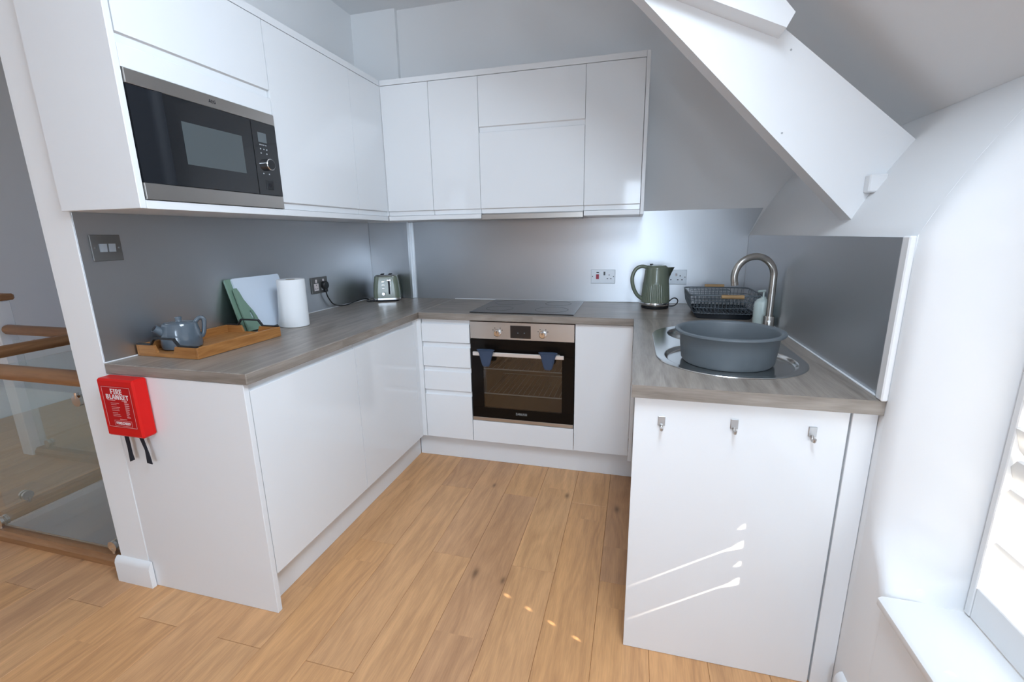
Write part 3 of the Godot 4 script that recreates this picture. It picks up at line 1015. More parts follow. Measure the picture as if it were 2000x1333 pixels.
# ---- fittings on the walls -------------------------------------------------------------
func build_fittings() -> void:
	# double rocker switch
	var t := thing("light_switch", "brushed steel double light switch on the left splashback under the microwave", "light switch", v3(0.005, 1.286, 1.727))
	bx("plate", v3(0.0047, 1.286, 1.679), v3(0.0105, 1.376, 1.777), "switch_plate", t, 0.0015)
	for z in [1.731, 1.703]:
		var b := MB.new()
		b.prism(PackedVector2Array([Vector2(0, 0), Vector2(0.0035, 0), Vector2(0.0065, 0.028), Vector2(0, 0.028)]), v3(0.0106, 1.317, z), Vector3.RIGHT, Vector3.UP, Vector3.BACK, 0.022)
		ob("rocker", b, "rocker_silver", t)
	for z in [1.766, 1.690]:
		var b := MB.new()
		disc(b, v3(0.0106, 1.331, z), 0.0035, 0.001, "x", 14, 0.0003)
		ob("screw", b, "chrome", t)
	# double socket on the left wall with the toaster plug
	t = thing("double_socket", "steel double socket with a black plug on the left splashback", "socket", v3(0.005, 1.03, 0.62))
	bx("plate", v3(0.0047, 1.034, 0.548), v3(0.0105, 1.128, 0.692), "switch_plate", t, 0.0015)
	for z in [0.652, 0.588]:
		bx("insert", v3(0.0106, 1.050, z - 0.020), v3(0.0112, 1.092, z + 0.020), "label_white" if z > 0.6 else "grey_print", t, 0.0)
		bx("rocker", v3(0.0106, 1.096, z - 0.007), v3(0.0135, 1.116, z + 0.007), "label_white", t, 0.001)
	for q in [[1.083, 0.652, 0.004, 0.008], [1.062, 0.661, 0.006, 0.004], [1.062, 0.643, 0.006, 0.004]]:
		bx("pin_hole", v3(0.0113, q[0] - q[3] * 0.5, q[1] - q[2] * 0.5), v3(0.0116, q[0] + q[3] * 0.5, q[1] + q[2] * 0.5), "dark_hole", t, 0.0)
	t = thing("plug_and_lead", "black plug and lead running from the left socket to the toaster", "power lead", v3(0.03, WT, 0.4))
	var b := MB.new()
	disc(b, v3(0.0118, 1.078, 0.588), 0.025, 0.022, "x", 28, 0.004)
	b.box(v3(0.013, 1.038, 0.577), v3(0.032, 1.062, 0.599), 0.004)
	ob("plug", b, "black_plastic", t)
	b = MB.new()
	var cv := Curve3D.new()
	for p in [v3(0.024, 1.040, 0.588), v3(0.026, 1.0, 0.575), v3(0.028, 0.950, 0.525), v3(0.032, 0.9325, 0.43), v3(0.036, 0.940, 0.32), v3(0.040, 0.945, 0.23), v3(0.045, 0.936, 0.17), v3(0.058, 0.934, 0.215), v3(0.085, 0.9325, 0.245), v3(0.118, 0.9325, 0.24), v3(0.118, 0.9325, 0.222), v3(0.085, 0.9325, 0.222)]: cv.add_point(p)
	ob("lead", smooth_tube(b, cv, 0.0035), "black_plastic", t)
	# cooker switch with socket
	t = thing("cooker_switch", "steel cooker switch plate with red rocker and socket, right of the hob", "socket", v3(1.628, 1.046, 0.005))
	socket_back(t, 1.553, 1.703, true)
	t = thing("double_socket", "steel double socket on the back splashback behind the kettle spout", "socket", v3(2.053, 1.046, 0.005))
	socket_back(t, 1.981, 2.125, false)


func smooth_tube(b: MB, cv: Curve3D, r: float) -> MB:
	var n := cv.point_count
	for i in n:
		var d := (cv.get_point_position(mini(i + 1, n - 1)) - cv.get_point_position(maxi(i - 1, 0))) * 0.18
		cv.set_point_in(i, -d)
		cv.set_point_out(i, d)
	cv.bake_interval = 0.008
	var pts := []
	for p in cv.get_baked_points():
		if pts.is_empty() or p.distance_to(pts[-1]) > 0.002: pts.append(p)
	b.tube(pts, r, 8)
	return b


func socket_back(t: Node3D, x0: float, x1: float, cooker: bool) -> void:
	var z := 0.0047
	bx("plate", v3(x0, 1.046, z), v3(x1, 1.133, z + 0.006), "socket_plate", t, 0.0015)
	z += 0.0061
	if cooker:
		bx("red_rocker", v3(x0 + 0.032, 1.074, z), v3(x0 + 0.050, 1.104, z + 0.004), "switch_red", t, 0.001)
		bx("neon", v3(x0 + 0.034, 1.113, z), v3(x0 + 0.050, 1.118, z + 0.001), "dark_print", t, 0.0)
		bx("rocker", v3(x0 + 0.078, 1.098, z), v3(x0 + 0.089, 1.120, z + 0.003), "grey_screen", t, 0.001)
		for q in [[0.113, 1.100, 0.004, 0.008], [0.103, 1.077, 0.009, 0.004], [0.124, 1.077, 0.009, 0.004]]:
			bx("pin_hole", v3(x0 + q[0] - q[2] * 0.5, q[1] - q[3] * 0.5, z), v3(x0 + q[0] + q[2] * 0.5, q[1] + q[3] * 0.5, z + 0.0004), "dark_hole", t, 0.0)
	else:
		for s in [0.042, 0.106]:
			bx("rocker", v3(x0 + s - 0.028, 1.096, z), v3(x0 + s - 0.017, 1.112, z + 0.003), "label_white", t, 0.001)
			for q in [[0.0, 1.098, 0.005, 0.009], [-0.012, 1.074, 0.008, 0.005], [0.012, 1.074, 0.008, 0.005]]:
				bx("pin_hole", v3(x0 + s + q[0] - q[2] * 0.5, q[1] - q[3] * 0.5, z), v3(x0 + s + q[0] + q[2] * 0.5, q[1] + q[3] * 0.5, z + 0.0004), "dark_hole", t, 0.0)
	for x in [x0 + 0.010, x1 - 0.010]:
		var b := MB.new()
		disc(b, v3(x, 1.090, z), 0.003, 0.0008, "z", 14, 0.0003)
		ob("screw", b, "dark_print", t)


func build_fire_blanket() -> void:
	var t := thing("fire_blanket", "red plastic fire blanket box hung on the white end panel", "fire blanket", v3(0.105, 0.56, 1.83))
	var z0 := 1.8112
	var z1 := 1.862
	var b := MB.new()
	b.box(v3(0.022, 0.677, z0), v3(0.190, 0.890, z1), 0.006)
	var c := ob("case", b, "red_plastic", t)
	bx("label", v3(0.040, 0.712, z1 + 0.0002), v3(0.174, 0.866, z1 + 0.0006), "red_label", c, 0.0)
	var z := z1 + 0.0008
	var w := 0.0014
	b = MB.new()
	b.box(v3(0.042, 0.862, z), v3(0.172, 0.862 + w, z + 0.0003), 0)
	b.box(v3(0.042, 0.714, z), v3(0.172, 0.714 + w, z + 0.0003), 0)
	b.box(v3(0.042, 0.7155, z), v3(0.042 + w, 0.8618, z + 0.0003), 0)
	b.box(v3(0.172 - w, 0.7155, z), v3(0.172, 0.8618, z + 0.0003), 0)
	# frame of the maker's mark and the rows of small print, too fine to read
	b.box(v3(0.072, 0.739, z), v3(0.152, 0.740, z + 0.0003), 0)
	b.box(v3(0.072, 0.719, z), v3(0.152, 0.720, z + 0.0003), 0)
	b.box(v3(0.072, 0.7202, z), v3(0.073, 0.7388, z + 0.0003), 0)
	b.box(v3(0.151, 0.7202, z), v3(0.152, 0.7388, z + 0.0003), 0)
	ob("label_border", b, "label_pink", c)
	b = MB.new()
	rng.seed = 9
	for r in [0.803, 0.797, 0.788, 0.782, 0.776, 0.767, 0.761, 0.755]:
		b.box(v3(0.072, r, z), v3(0.096 + 0.016 * rng.randf(), r + 0.0018, z + 0.0003), 0)
	for r in 9:
		b.box(v3(0.136, 0.752 + r * 0.0072, z), v3(0.146 + 0.010 * rng.randf(), 0.7555 + r * 0.0072, z + 0.0003), 0)
	b.box(v3(0.060, 0.813, z), v3(0.096, 0.8155, z + 0.0003), 0)
	b.box(v3(0.126, 0.813, z), v3(0.150, 0.8155, z + 0.0003), 0)
	b.box(v3(0.100, 0.744, z), v3(0.132, 0.746, z + 0.0003), 0)
	ob("small_print", b, "label_pink", c)
	lettering("FIRE", 0.026, v3(0.107, 0.8465, z + 0.0002), Vector3.ZERO, "label_white", c, "lettering", true)
	lettering("BLANKET", 0.024, v3(0.107, 0.8265, z + 0.0002), Vector3.ZERO, "label_white", c, "lettering", true)
	lettering("FIRECHIEF", 0.0135, v3(0.112, 0.7295, z + 0.0002), Vector3.ZERO, "label_white", c, "lettering", true)
	for q in [[0.070, 0.073, 0.012], [0.138, 0.156, -0.004]]:
		var p := PackedVector2Array([Vector2(q[0] - 0.009, 0.677), Vector2(q[0] + 0.009, 0.677), Vector2(q[1] + 0.008, 0.60), Vector2(q[1] + 0.012, 0.568 + q[2] * 0.5), Vector2(q[1] - 0.011, 0.568 - q[2] * 0.3), Vector2(q[1] - 0.009, 0.62)])
		b = MB.new()
		b.prism(p, v3(0, 0, 1.835), Vector3.RIGHT, Vector3.UP, Vector3.BACK, 0.003)
		ob("pull_tape", b, "webbing", t)


# ---- things on the worktops ------------------------------------------------------------
func build_tray() -> void:
	var t := thing("serving_tray", "wooden serving tray with black metal handles on the left worktop", "tray", v3(0.155, WT, 1.49))
	var x0 := 0.010
	var x1 := 0.302
	var z0 := 1.292
	var z1 := 1.700
	var y := WT + 0.001
	bx("base", v3(x0 + 0.011, y, z0 + 0.011), v3(x1 - 0.011, y + 0.010, z1 - 0.011), "acacia", t, 0.0005, 2)
	bx("side", v3(x1 - 0.0105, y, z0), v3(x1, y + 0.042, z1), "acacia", t, 0.001, 2)
	bx("side", v3(x0, y, z0), v3(x0 + 0.0105, y + 0.042, z1), "acacia", t, 0.001, 2)
	var xm := (x0 + x1) * 0.5 - 0.01
	for z in [z0, z1 - 0.0105]:
		# end board with a hand-hold cut out of its top edge
		var p := PackedVector2Array([Vector2(x0 + 0.011, y), Vector2(x1 - 0.011, y), Vector2(x1 - 0.011, y + 0.042), Vector2(xm + 0.052, y + 0.042), Vector2(xm + 0.040, y + 0.014), Vector2(xm - 0.040, y + 0.014), Vector2(xm - 0.052, y + 0.042), Vector2(x0 + 0.011, y + 0.042)])
		var b := MB.new()
		b.prism(p, v3(0, 0, z), Vector3.RIGHT, Vector3.UP, Vector3.BACK, 0.0105)
		ob("end_board", b, "acacia", t)
		var h := y + 0.0425
		var q := PackedVector2Array([Vector2(x0 + 0.004, h), Vector2(xm - 0.066, h), Vector2(xm - 0.046, h + 0.024), Vector2(xm + 0.046, h + 0.024), Vector2(xm + 0.066, h), Vector2(x1 - 0.004, h), Vector2(x1 - 0.004, h + 0.005), Vector2(xm + 0.068, h + 0.005), Vector2(xm + 0.048, h + 0.030), Vector2(xm - 0.048, h + 0.030), Vector2(xm - 0.068, h + 0.005), Vector2(x0 + 0.004, h + 0.005)])
		b = MB.new()
		b.prism(q, v3(0, 0, z), Vector3.RIGHT, Vector3.UP, Vector3.BACK, 0.0105)
		ob("handle", b, "black_plastic", t)
	# teapot
	var c := v3(0.098, y + 0.0108, 1.588)
	t = thing("teapot", "slate grey glazed teapot standing on the wooden tray", "teapot", c)
	var b := MB.new()
	b.lathe([Vector2(0.0001, 0), Vector2(0.062, 0), Vector2(0.068, 0.004), Vector2(0.0700, 0.014), Vector2(0.0685, 0.040), Vector2(0.064, 0.070), Vector2(0.0595, 0.092), Vector2(0.057, 0.098), Vector2(0.053, 0.0995), Vector2(0.049, 0.097)], c, 48)
	ob("body", b, "slate_glaze", t)
	b = MB.new()
	b.lathe([Vector2(0.0485, 0.0965), Vector2(0.046, 0.1005), Vector2(0.030, 0.1035), Vector2(0.011, 0.105), Vector2(0.0095, 0.109), Vector2(0.012, 0.116), Vector2(0.011, 0.1215), Vector2(0.0001, 0.123)], c, 36)
	ob("lid", b, "slate_glaze", t)
	var dl := v3(-0.40, 0, 0.917).normalized()
	b = MB.new()
	var sp := []
	for i in 7:
		var s := i / 6.0
		sp.append(c + dl * (0.042 + 0.040 * s) + v3(0, 0.046 + 0.052 * s - 0.010 * s * s, 0))
	b.tube(sp, 0.0150, 18)
	var spout := ob("spout", b, "slate_glaze", t)
	b = MB.new()
	var ax: Vector3 = (sp[6] - sp[5]).normalized()
	b.tube([sp[6] + ax * 0.0003, sp[6] + ax * 0.0012], 0.0108, 16)
	ob("opening", b, "dark_hole", spout)
	b = MB.new()
	var dr := v3(0.66, 0, -0.75).normalized()
	var hp := []
	for q in [Vector2(0.050, 0.091), Vector2(0.064, 0.108), Vector2(0.077, 0.110), Vector2(0.082, 0.098), Vector2(0.080, 0.075), Vector2(0.075, 0.050), Vector2(0.066, 0.034)]: hp.append(c + dr * q.x + v3(0, q.y, 0))
	var cv := Curve3D.new()
	for p in hp: cv.add_point(p)
	ob("handle", smooth_tube(b, cv, 0.0085), "slate_glaze", t)


func build_boards() -> void:
	# boards leaning against the left splashback
	var up := v3(-0.068, 0.242, 0).normalized()
	var nn := v3(up.y, -up.x, 0)
	var o := v3(0.088, WT + 0.0045, 1.277)
	var t := thing("chopping_board", "sage green chopping board with a cut-out grip leaning behind the white one", "chopping board", o)
	var b := MB.new()
	b.prism(PackedVector2Array([Vector2(0, 0.004), Vector2(0.004, 0), Vector2(0.318, 0), Vector2(0.322, 0.004), Vector2(0.322, 0.246), Vector2(0.316, 0.252), Vector2(0.006, 0.252), Vector2(0, 0.246)]), o - nn * 0.014, Vector3.FORWARD, up, nn, 0.010, true)
	ob("board", b, "sage_plastic", t)
	# cheek with a slot, standing in front of the white board
	var out := PackedVector2Array([Vector2(0.012, 0.0), Vector2(0.088, 0.0), Vector2(0.090, 0.030), Vector2(0.086, 0.060), Vector2(0.076, 0.090), Vector2(0.060, 0.120), Vector2(0.046, 0.150), Vector2(0.038, 0.185), Vector2(0.030, 0.205), Vector2(0.016, 0.205), Vector2(0.012, 0.196)])
	var slot := []
	for i in 16:
		var a := TAU * i / 16.0
		var r := Vector2(0.0065 * cos(a), 0.026 * sin(a)).rotated(0.16)
		slot.append(Vector2(0.062, 0.070) + r)
	var p := PackedVector2Array()
	for q in out: p.append(q)
	# a hair-thin bridge from the outline to the slot makes one outline of both
	p.append(Vector2(0.012, 0.0705))
	for i in 17: p.append(slot[(8 - i + 32) % 16])
	p.append(Vector2(0.012, 0.0700))
	b = MB.new()
	b.prism(p, o + nn * 0.006, Vector3.FORWARD, up, nn, 0.009)
	ob("grip", b, "sage_plastic", t)
	t = thing("chopping_board", "plain white chopping board leaning on the left splashback behind the paper roll", "chopping board", o + v3(0, 0, -0.15))
	b = MB.new()
	b.prism(PackedVector2Array([Vector2(0.030, 0.003), Vector2(0.033, 0), Vector2(0.317, 0), Vector2(0.320, 0.003), Vector2(0.320, 0.247), Vector2(0.314, 0.252), Vector2(0.036, 0.252), Vector2(0.030, 0.246)]), o - nn * 0.0035, Vector3.FORWARD, up, nn, 0.009, true)
	ob("board", b, "board_white", t)
	# paper roll
	var c := v3(0.192, WT + 0.001, 1.066)
	t = thing("kitchen_roll", "white kitchen paper roll standing on the left worktop", "paper roll", c)
	b = MB.new()
	b.lathe([Vector2(0.022, 0.003), Vector2(0.062, 0.0), Vector2(0.064, 0.002), Vector2(0.064, 0.228), Vector2(0.062, 0.231), Vector2(0.022, 0.229)], c, 48)
	ob("paper", b, "paper", t)
	b = MB.new()
	b.lathe([Vector2(0.0215, 0.0), Vector2(0.0215, 0.230), Vector2(0.0195, 0.230), Vector2(0.0195, 0.0)], c, 32)
	ob("core", b, "card", t)
	b = MB.new()
	var rows := []
	var nrm := []
	for i in 2:
		var row := []
		var nr := []
		for j in 9:
			var a := 2.75 - j * 0.11
			var rr := 0.0655 + 0.020 * pow(1.0 - j / 8.0, 2) * (1.0 - i * 0.75)
			row.append(c + v3(cos(a) * rr, 0.002 + i * (0.060 + 0.168 * j / 8.0), sin(a) * rr))
			nr.append(v3(cos(a), 0, sin(a)))
		rows.append(row)
		nrm.append(nr)
	b.grid(rows, nrm)
	ob("loose_sheet", b, "paper", t)


func rounded(hx: float, hz: float, r: float, n := 8) -> PackedVector2Array:
	var p := PackedVector2Array()
	for q in 4:
		var cx: float = [hx - r, -hx + r, -hx + r, hx - r][q]
		var cz: float = [hz - r, hz - r, -hz + r, -hz + r][q]
		for i in n + 1:
			var a := PI * 0.5 * (q + i / float(n))
			p.append(Vector2(cx + r * cos(a), cz + r * sin(a)))
	return p


func loft(b: MB, secs: Array, rot: float, c: Vector3) -> void:
	# secs: [y, half x, half z, radius]; a rounded-rectangle body
	var rows := []
	for s in secs:
		var row := []
		for q in rounded(s[1], s[2], s[3]):
			row.append(c + v3(q.x, s[0], q.y).rotated(Vector3.UP, rot))
		rows.append(row)
	var nrm := []
	var m: int = rows[0].size()
	for i in rows.size():
		var nr := []
		for j in m:
			var du: Vector3 = rows[i][(j + 1) % m] - rows[i][(j + m - 1) % m]
			var dv: Vector3 = rows[mini(i + 1, rows.size() - 1)][j] - rows[maxi(i - 1, 0)][j]
			var n := du.cross(dv).normalized()
			var ctr := c + v3(0, secs[i][0], 0)
			if n.dot(rows[i][j] - ctr) < 0: n = -n
			nr.append(n)
		nrm.append(nr)
	b.grid(rows, nrm, true)
	b.face(rows[rows.size() - 1], Vector3.UP)
	b.face(rows[0], Vector3.DOWN)


func toaster_bit(t: Node3D, c: Vector3, rot: float, called: String, x: float, y0: float, y1: float, hw: float, z: float, d: float, m: String) -> void:
	var q := MB.new()
	q.box(v3(x - hw, y0, z), v3(x + hw, y1, z + d), 0.0015)
	for i in q.V.size():
		q.V[i] = c + q.V[i].rotated(Vector3.UP, rot)
		q.N[i] = q.N[i].rotated(Vector3.UP, rot)
	ob(called, q, m, t)


func build_toaster() -> void:
	var rot := 0.42
	var c := v3(0.178, WT + 0.001, 0.142)
	var t := thing("toaster", "small sage green toaster with chrome trim in the back corner", "toaster", c)
	var b := MB.new()
	loft(b, [[0.0, 0.082, 0.066, 0.03], [0.010, 0.084, 0.068, 0.032]], rot, c)
	ob("foot", b, "black_plastic", t)
	b = MB.new()
	loft(b, [[0.0102, 0.0905, 0.074, 0.034], [0.022, 0.0905, 0.074, 0.034]], rot, c)
	ob("base_band", b, "chrome", t)
	b = MB.new()
	loft(b, [[0.0222, 0.0895, 0.073, 0.034], [0.06, 0.089, 0.072, 0.034], [0.12, 0.0835, 0.068, 0.034], [0.160, 0.0775, 0.063, 0.034], [0.168, 0.0755, 0.061, 0.034]], rot, c)
	ob("shell", b, "green_enamel", t)
	b = MB.new()
	loft(b, [[0.1682, 0.074, 0.060, 0.034], [0.174, 0.071, 0.057, 0.034], [0.178, 0.062, 0.050, 0.032]], rot, c)
	var top := ob("top", b, "chrome", t)
	for s in [-0.026, 0.026]:
		b = MB.new()
		loft(b, [[0.1782, 0.010, 0.042, 0.004], [0.1800, 0.010, 0.042, 0.004]], rot, c + v3(s, 0, 0).rotated(Vector3.UP, rot))
		ob("slot", b, "dark_hole", top)
	# lever slot, lever and buttons on the end that faces the room
	toaster_bit(t, c, rot, "lever_track", 0.020, 0.048, 0.150, 0.0055, 0.0655, 0.0085, "dark_hole")
	toaster_bit(t, c, rot, "lever", 0.022, 0.138, 0.148, 0.014, 0.067, 0.020, "chrome")
	toaster_bit(t, c, rot, "track_trim", 0.030, 0.044, 0.150, 0.0025, 0.067, 0.0080, "chrome")
	for i in 3: toaster_bit(t, c, rot, "button", -0.018, 0.130 - i * 0.022, 0.136 - i * 0.022, 0.010, 0.066, 0.0085, "chrome")
	b = MB.new()
	disc(b, Vector3.ZERO, 0.012, 0.016, "z", 24, 0.002)
	for i in b.V.size():
		b.V[i] = c + (b.V[i] + v3(-0.018, 0.052, 0.069)).rotated(Vector3.UP, rot)
		b.N[i] = b.N[i].rotated(Vector3.UP, rot)
	ob("dial", b, "chrome", t)


func build_kettle() -> void:
	var c := v3(1.942, WT + 0.001, 0.195)
	var t := thing("kettle", "sage green ribbed electric kettle standing on the back worktop", "kettle", c)
	var b := MB.new()
	b.lathe([Vector2(0.0001, 0), Vector2(0.074, 0), Vector2(0.077, 0.004), Vector2(0.077, 0.013), Vector2(0.070, 0.016), Vector2(0.0001, 0.016)], c, 48)
	ob("power_base", b, "black_plastic", t)
	b = MB.new()
	b.lathe([Vector2(0.0001, 0.0165), Vector2(0.0765, 0.0165), Vector2(0.0785, 0.019), Vector2(0.0785, 0.033), Vector2(0.077, 0.035)], c, 48)
	ob("steel_band", b, "chrome", t)
	b = MB.new()
	var prof := []
	for i in 24:
		var s := i / 23.0
		prof.append(Vector2(lerpf(0.0785, 0.0625, pow(s, 1.25)), 0.0352 + 0.195 * s))
	prof.append_array([Vector2(0.060, 0.235), Vector2(0.054, 0.2385)])
	b.lathe(prof, c, 220, 44)
	ob("body", b, "green_enamel", t)
	b = MB.new()
	b.lathe([Vector2(0.0535, 0.2375), Vector2(0.050, 0.243), Vector2(0.030, 0.2475), Vector2(0.0001, 0.2485)], c, 40)
	var lid := ob("lid", b, "green_enamel", t)
	b = MB.new()
	b.box(c + v3(-0.040, 0.2440, -0.010), c + v3(-0.020, 0.2520, 0.010), 0.003)
	ob("catch", b, "black_plastic", lid)
	# spout towards the window, handle towards the hob
	b = MB.new()
	b.prism(PackedVector2Array([Vector2(-0.020, 0), Vector2(0.020, 0), Vector2(0.0, 0.0)]), c, Vector3.RIGHT, Vector3.UP, Vector3.BACK, 0.0001)
	b = MB.new()
	var rows := []
	var nrm := []
	var ys := [0.160, 0.180, 0.200, 0.220, 0.2335]
	var ext := [0.0005, 0.006, 0.015, 0.026, 0.034]
	for i in 5:
		var yy: float = ys[i]
		var rr := lerpf(0.0785, 0.0625, pow((yy - 0.0352) / 0.195, 1.25)) - 0.003
		var row := []
		var nr := []
		for j in 13:
			var s := (j - 6) / 6.0
			var a := s * 0.52
			var e: float = ext[i] * maxf(0.0, 1.0 - absf(s))
			row.append(c + v3(cos(a) * rr + e + 0.003 * (1 - absf(s)), yy, sin(a) * rr * (1.0 - 0.25 * (1.0 - absf(s)))))
			nr.append(v3(cos(a * 1.6), -0.35, sin(a * 1.6)).normalized())
		rows.append(row)
		nrm.append(nr)
	b.grid(rows, nrm)
	var cap: Array = rows[4].duplicate()
	b.face(cap, Vector3.UP)
	ob("spout", b, "green_enamel", t)
	b = MB.new()
	var cv := Curve3D.new()
	for q in [Vector2(-0.050, 0.232), Vector2(-0.085, 0.238), Vector2(-0.115, 0.222), Vector2(-0.132, 0.185), Vector2(-0.132, 0.145), Vector2(-0.120, 0.105), Vector2(-0.100, 0.072), Vector2(-0.074, 0.052)]: cv.add_point(c + v3(q.x, q.y, 0.022 * (q.x / -0.13)))
	ob("handle", smooth_tube(b, cv, 0.0105), "green_enamel", t)
	b = MB.new()
	cv = Curve3D.new()
	for p in [v3(0.072, 0.030, -0.012), v3(0.100, 0.052, -0.03), v3(0.122, 0.048, -0.04), v3(0.128, 0.030, -0.04), v3(0.112, 0.010, -0.035), v3(0.086, 0.006, -0.03), v3(0.070, 0.008, -0.03)]: cv.add_point(c + p)
	ob("lead", smooth_tube(b, cv, 0.0035), "black_plastic", t)


# pressed steel: flat deck, deep round bowl, shallow round drainer
func sink_height(x: float, z: float) -> float:
	var y := WT + 0.0035
	var db := Vector2(x - 2.1425, z - 0.925).length() - 0.178
	var dd := Vector2(x - 2.1425, z - 1.305).length() - 0.208
	var yy := y
	if dd < 0.0: yy = y - 0.012 * smoothstep(0.0, 0.012, -dd)
	if db < 0.0: yy = minf(yy, y - 0.006 * smoothstep(0.0, 0.010, -db) - 0.140 * smoothstep(0.006, 0.050, -db) - 0.006 * smoothstep(0.05, 0.17, -db))
	return yy


func build_sink() -> void:
	var t := thing("sink", "rounded stainless steel inset sink with drainer in the right worktop", "sink", v3(2.1425, WT - 0.16, 1.13))
	var zf := 0.9575
	var zn := 1.2975
	var xc := 2.1425
	var rim := []
	var h := stadium(0.2375, zf, zn, xc, 20)
	var loop := []
	for p in h[0]: loop.append(p)
	for p in h[1]: loop.append(p)
	for i in loop.size():
		var p0: Vector2 = loop[i]
		var p1: Vector2 = loop[(i + 1) % loop.size()]
		var cuts := maxi(1, int(p0.distance_to(p1) / 0.006))
		if p0.distance_to(p1) < 1e-5: continue
		for c2 in cuts: rim.append(p0.lerp(p1, c2 / float(cuts)))
	# deck: outline minus the round bowl and the round drainer
	var y := WT + 0.0035
	var b := MB.new()
	var zb := 0.925
	var m := rim.size()
	# radial rings from the rim to the axis of the stadium: no ragged border
	var rows := []
	var nrm := []
	var steps := 150
	for i in steps + 1:
		var s := 1.0 - i / float(steps)
		var row := []
		var nr := []
		for j in m:
			var p: Vector2 = rim[j]
			var az := clampf(p.y, zf, zn)
			var q := Vector2(lerpf(xc, p.x, s), lerpf(az, p.y, s))
			var yy: float = sink_height(q.x, q.y)
			if i == 0: yy = WT + 0.0008
			elif i == 1: yy = WT + 0.0030
			var e := 0.0015
			var gx: float = (sink_height(q.x + e, q.y) - sink_height(q.x - e, q.y)) / (2 * e)
			var gz: float = (sink_height(q.x, q.y + e) - sink_height(q.x, q.y - e)) / (2 * e)
			var nn := v3(-gx, 1, -gz).normalized()
			if i < 2: nn = (v3(p.x - xc, 0, p.y - az).normalized() + Vector3.UP).normalized()
			row.append(v3(q.x, yy, q.y))
			nr.append(nn)
		rows.append(row)
		nrm.append(nr)
	b.grid(rows, nrm, true)
	ob("pressed_sheet", b, "sink_steel", t)
	b = MB.new()
	b.lathe([Vector2(0.0001, 0.002), Vector2(0.030, 0.0015), Vector2(0.034, 0.0)], v3(xc, y - 0.1515, zb), 32)
	ob("waste", b, "chrome", t)
	# tap
	var c := v3(2.4165, WT + 0.0008, 0.69)
	t = thing("kitchen_tap", "brushed steel swan neck tap standing behind the grey washing-up bowl", "tap", c)
	b = MB.new()
	b.lathe([Vector2(0.0001, 0), Vector2(0.0255, 0), Vector2(0.0255, 0.003), Vector2(0.0225, 0.005), Vector2(0.0225, 0.047), Vector2(0.021, 0.0495), Vector2(0.0148, 0.050)], c, 36)
	ob("collar", b, "tap_steel", t)
	b = MB.new()
	var pts := [c + v3(0, 0.045, 0), c + v3(0, 0.10, 0), c + v3(0, 0.15, 0), c + v3(0, 0.20, 0)]
	var r := 0.084
	for i in 25:
		var a := PI * i / 24.0 * 1.08
		pts.append(c + v3(-r + r * cos(a), 0.228 + r * 1.05 * sin(a), 0.02 * (1 - cos(a))))
	ob("spout", tube_of(b, pts, 0.0148), "tap_steel", t)
	b = MB.new()
	var e0: Vector3 = pts[pts.size() - 1]
	var dir: Vector3 = (pts[pts.size() - 1] - pts[pts.size() - 2]).normalized()
	b.tube([e0 + dir * 0.0005, e0 + dir * 0.016], 0.0152, 20)
	ob("nozzle", b, "tap_steel", t)
	b = MB.new()
	b.tube([c + v3(-0.004, 0.030, 0.02), c + v3(-0.012, 0.034, 0.052)], 0.006, 12)
	ob("lever", b, "tap_steel", t)
	# soap bottle
	c = v3(2.4055, WT + 0.0008, 0.607)
	t = thing("soap_bottle", "pale mint soap pump bottle behind the tap", "bottle", c)
	b = MB.new()
	b.lathe([Vector2(0.0001, 0), Vector2(0.035, 0), Vector2(0.037, 0.003), Vector2(0.037, 0.085), Vector2(0.034, 0.102), Vector2(0.024, 0.114), Vector2(0.014, 0.118), Vector2(0.0115, 0.120), Vector2(0.0115, 0.126), Vector2(0.0001, 0.126)], c, 36)
	ob("body", b, "bottle_mint", t)
	b = MB.new()
	b.tube([c + v3(0, 0.126, 0), c + v3(0, 0.152, 0)], 0.004, 12)
	b.tube([c + v3(0.006, 0.154, -0.004), c + v3(-0.026, 0.153, 0.014)], 0.0055, 12)
	ob("pump", b, "bottle_mint", t)
	# washing-up bowl on the drainer
	c = v3(2.137, WT - 0.0082, 1.302)
	t = thing("washing_up_bowl", "round grey plastic washing-up bowl standing on the sink drainer", "bowl", c)
	b = MB.new()
	b.lathe([Vector2(0.0001, 0.004), Vector2(0.128, 0.004), Vector2(0.132, 0.0), Vector2(0.139, 0.0005), Vector2(0.1465, 0.010), Vector2(0.152, 0.055), Vector2(0.156, 0.100), Vector2(0.1575, 0.103), Vector2(0.170, 0.102), Vector2(0.1725, 0.105), Vector2(0.1715, 0.110), Vector2(0.166, 0.1125), Vector2(0.158, 0.1105), Vector2(0.1535, 0.104), Vector2(0.1485, 0.055), Vector2(0.143, 0.016), Vector2(0.134, 0.008), Vector2(0.0001, 0.0075)], c, 72)
	ob("shell", b, "bowl_grey", t)


func tube_of(b: MB, pts: Array, r: float) -> MB:
	b.tube(pts, r, 20)
	return b


func rack_ring(inset: float, y: float) -> Array:
	var p := []
	for q in rounded(0.1665 - inset, 0.185 - inset, 0.035, 5): p.append(v3(2.2615 + q.x, y, 0.375 + q.y))
	return p


